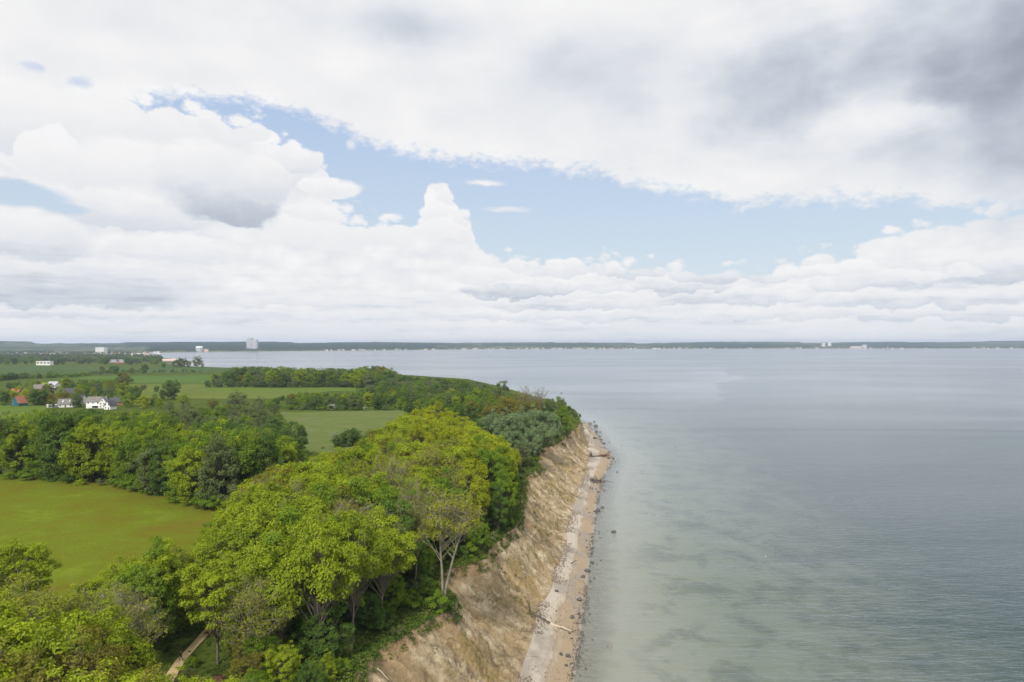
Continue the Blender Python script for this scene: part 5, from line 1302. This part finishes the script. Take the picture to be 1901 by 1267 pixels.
# ------------------------------------------------------------------ hut at the bottom edge
x, y = (367 - CX)/F*110.5, 110.5
r = empty('hut', (x, y, 17.0), R(20)); tag(r, 'hut with reddish-brown pyramid roof at the bottom edge, right of the path', 'hut')
MB().box(-2.6,2.6,-2.6,2.6,-.3,2.3).build('wall', simple('hut_boards', (.16,.10,.06), .85, .3, 2.), r)
q = MB(); e = 3.6
q.poly([(-e,-e,2.2),(e,-e,2.2),(e,e,2.2),(-e,e,2.2),(0,0,4.1),(-e,-e,2.0),(e,-e,2.0),(e,e,2.0),(-e,e,2.0)], [(0,1,4),(1,2,4),(2,3,4),(3,0,4),(0,1,6,5),(1,2,7,6),(2,3,8,7),(3,0,5,8),(5,6,7,8)])
ro = q.build('roof', simple('hut_felt', (.20,.085,.062), .9, .15, 2., .03), r)
for k in range(4): 
    a = [(-1,-1),(1,-1),(1,1),(-1,1)][k]; MB().tube([(a[0]*e, a[1]*e, 2.24), (0,0,4.16)], .07, 5).build('ridge_cap', R_DARK, ro)
MB().box(-.5,.5,-2.66,-2.6,0,1.9).build('door', R_DARK, r)

# ------------------------------------------------------------------ people
def person(x, y, z, rz, label, jacket, trousers, hair, stride=.28, group=None):
    J = {'pelvis': (0,0,.95), 'chest': (0,0,1.32), 'neck': (0,.01,1.50), 'head': (0,.02,1.62), 'top': (0,.01,1.76)}
    V = [J['pelvis'], (0,0,1.12), J['chest'], J['neck'], J['head'], J['top']]; E = [(0,1),(1,2),(2,3),(3,4),(4,5)]; Rr = [.135,.125,.155,.055,.095,.07]
    for s in (-1, 1):
        b = len(V); st = stride*s
        V += [(.10*s,0,.90), (.11*s,.5*st + .05,.50), (.11*s,st - .03,.09), (.11*s,st + .15,.04)]; Rr += [.105,.065,.045,.04]; E += [(0,b),(b,b+1),(b+1,b+2),(b+2,b+3)]
        b = len(V); V += [(.19*s,0,1.42), (.25*s,-st*.3,1.14), (.24*s,-st*.6 + .08,.90), (.24*s,-st*.65 + .12,.80)]; Rr += [.065,.048,.034,.035]; E += [(2,b),(b,b+1),(b+1,b+2),(b+2,b+3)]
    me = bpy.data.meshes.new('person'); me.from_pydata(V, E, []); o = bpy.data.objects.new('person', me); col.objects.link(o)
    mod = o.modifiers.new('skin', 'SKIN'); sm = o.modifiers.new('sub', 'SUBSURF'); sm.levels = 1; sm.render_levels = 1
    for i, sv in enumerate(me.skin_vertices[0].data): sv.radius = (Rr[i]*1.05, Rr[i]); sv.use_root = (i == 0)
    dg = bpy.context.evaluated_depsgraph_get(); m2 = bpy.data.meshes.new_from_object(o.evaluated_get(dg)); o.modifiers.clear(); o.data = m2; bpy.data.meshes.remove(me)
    m2.materials.clear()
    for c_ in (jacket, trousers, (.50,.32,.24), hair, (.03,.03,.03)): m2.materials.append(simple('cloth', c_, .9, .1, 3.))
    for pl_ in m2.polygons:
        c_ = pl_.center; pl_.use_smooth = True
        pl_.material_index = 4 if c_.z < .09 else (1 if c_.z < .93 and abs(c_.x) < .19 else (0 if c_.z < 1.47 and c_.z > .84 else (2 if c_.z < 1.47 else (3 if (c_.z > 1.66 or c_.y < -.02) else 2))))
    o.location = (x, y, z); o.rotation_euler = (0, 0, rz); tag(o, label, 'person', group); return o
for px, py, lb, jk in [(1095.5,909.5,'left of the two people in dark clothes walking along the beach',(.03,.03,.04)), (1099.5,910,'right of the two people in dark clothes walking along the beach',(.05,.04,.04)), (1102,897.5,'person in a purple jacket behind the two walkers on the beach',(.12,.05,.30))]:
    x, y = px2w(px, py, .7); person(x, y, float(ground_z(x, y)), 0.1, lb, jk, (.02,.02,.03), (.04,.03,.02))
x, y = px2w(337, 1224, 17.1); person(x, y, float(Zt(x, y)) + .1, 2.4, 'person in dark clothes on the sandy path under the trees', (.02,.025,.04), (.015,.015,.02), (.05,.04,.03))

# ------------------------------------------------------------------ things on the water
x, y = px2w(1254, 830); r = empty('mooring_post', (x, y, 0)); r.scale = (.7, .7, .6); tag(r, 'short dark post with small white cap standing in the water off the headland', 'post')
MB().cone((0,0,-2.5), .35, .28, 4.1, 10).build('post', M_wet, r); MB().cone((0,0,1.62), .42, .30, .35, 10).build('cap', WHITE, r)
x, y = px2w(1509, 686); r = empty('buoy', (x, y, 0)); tag(r, 'small dark buoy far out on the right of the sea', 'buoy')
MB().cone((0,0,-.6), 1.4, 1.2, 1.3, 12).build('float', M_wet, r); MB().cone((0,0,.71), .35, .12, 3.4, 8).build('mast', M_wet, r)
x, y = px2w(1421, 1034); r = empty('gull', (x, y, .0), 1.2); tag(r, 'white gull swimming on the green water at lower right', 'gull')
bm = bmesh.new(); bmesh.ops.create_icosphere(bm, subdivisions=3, radius=1.)
for v in bm.verts:
    t = v.co.x; v.co = Vector((t*.34, v.co.y*.13*(1 - .45*max(0, -t)), v.co.z*.12*(1 - .5*max(0, -t)) + .10 + .05*max(0, -t)))
me = bpy.data.meshes.new('body'); bm.to_mesh(me); bm.free(); me.polygons.foreach_set('use_smooth', [True]*len(me.polygons)); link('body', me, WHITE, r)
v_, f_ = tubes([(np.array([(.22,0,.12),(.28,0,.22),(.33,0,.27),(.40,0,.26)]), np.array([.07,.055,.06,.02]))], 8); link('head', npmesh('head', v_, f_, True), WHITE, r)
MB().cone((.40,0,.26), .015, .004, .0, 6)
MB().tube([(.39,0,.26),(.46,0,.245)], [.018,.006], 6).build('beak', R_RED, r)
for s in (-1, 1): MB().poly([(.15,s*.12,.14),(-.38,s*.05,.20),(-.30,s*.10,.13),(.05,s*.135,.10)], [(0,1,2,3)]).build('wing', GREYW, r)
def boat(px, py, L, label, sail=True):
    x, y = px2w(px, py); r = empty('sailing_boat' if sail else 'motor_boat', (x, y, 0), rng.uniform(0, 3)); tag(r, label, 'boat')
    a = MB(); W = L*.14
    a.poly([(-L/2,-W*.8,1.2),(L*.15,-W,1.2),(L/2,0,1.5),(L*.15,W,1.2),(-L/2,W*.8,1.2),(-L*.45,-W*.5,-.3),(L*.12,-W*.6,-.3),(L*.42,0,-.3),(L*.12,W*.6,-.3),(-L*.45,W*.5,-.3)], [(0,1,2,3,4),(0,5,6,1),(1,6,7,2),(2,7,8,3),(3,8,9,4),(4,9,5,0),(5,6,7,8,9)])
    a.build('hull', WHITE if not sail else R_DARK, r); MB().box(-L*.2,L*.1,-W*.5,W*.5,1.2,2.1).build('cabin', WHITE, r)
    if sail:
        MB().tube([(L*.08,0,1.2),(L*.08,0,L*1.25)], [.12,.06], 6).build('mast', M_wet, r)
        MB().poly([(L*.06,.05,2.2),(-L*.42,.3,2.4),(L*.06,.05,L*1.2),(L*.06,-.02,2.2),(-L*.42,.23,2.4),(L*.06,-.02,L*1.2)], [(0,1,2),(3,5,4),(0,1,4,3),(1,2,5,4)]).build('sail', simple('sailcloth', (.25,.25,.27) if px < 900 else (.7,.7,.7), .8, .05, 1.), r)
boat(765, 654, 12, 'tiny dark-sailed boat on the bay before the dark far woods'); boat(1182, 655, 11, 'tiny white-sailed boat on the bay in the middle of the far water')
boat(684, 655.5, 12, 'small white motor boat on the bay left of the dark-sailed boat', False)

# ------------------------------------------------------------------ labels: where several alike can still be told apart, say which
ORD = ['leftmost', 'second from the left', 'third from the left', 'fourth from the left', 'fifth from the left', 'sixth from the left', 'seventh from the left', 'eighth from the left', 'ninth from the left', 'tenth from the left', 'eleventh from the left', 'twelfth from the left', 'thirteenth from the left', 'fourteenth from the left', 'fifteenth from the left', 'sixteenth from the left']
by = {}
for ob in bpy.data.objects:
    if ob.parent is None and 'label' in ob.keys(): by.setdefault(ob['label'], []).append(ob)
DEP = {1: [''], 2: [', near side', ', far side'], 3: [', near rows', ', middle rows', ', far rows']}
for lb, L_ in by.items():
    nch = -(-len(L_)//16)
    if len(L_) < 2 or nch > 3 or len(lb.split()) > 12 - 2*(nch > 1): continue
    L_.sort(key=lambda q: q.location.y); m_ = -(-len(L_)//nch)
    for c_ in range(nch):
        ch = sorted(L_[c_*m_:(c_+1)*m_], key=lambda q: q.location.x/q.location.y)
        for i, q in enumerate(ch): q['label'] = lb + DEP[nch][c_] + (', ' + (ORD[i] if i < len(ch) - 1 or i == 0 else 'rightmost') if len(ch) > 1 else '')
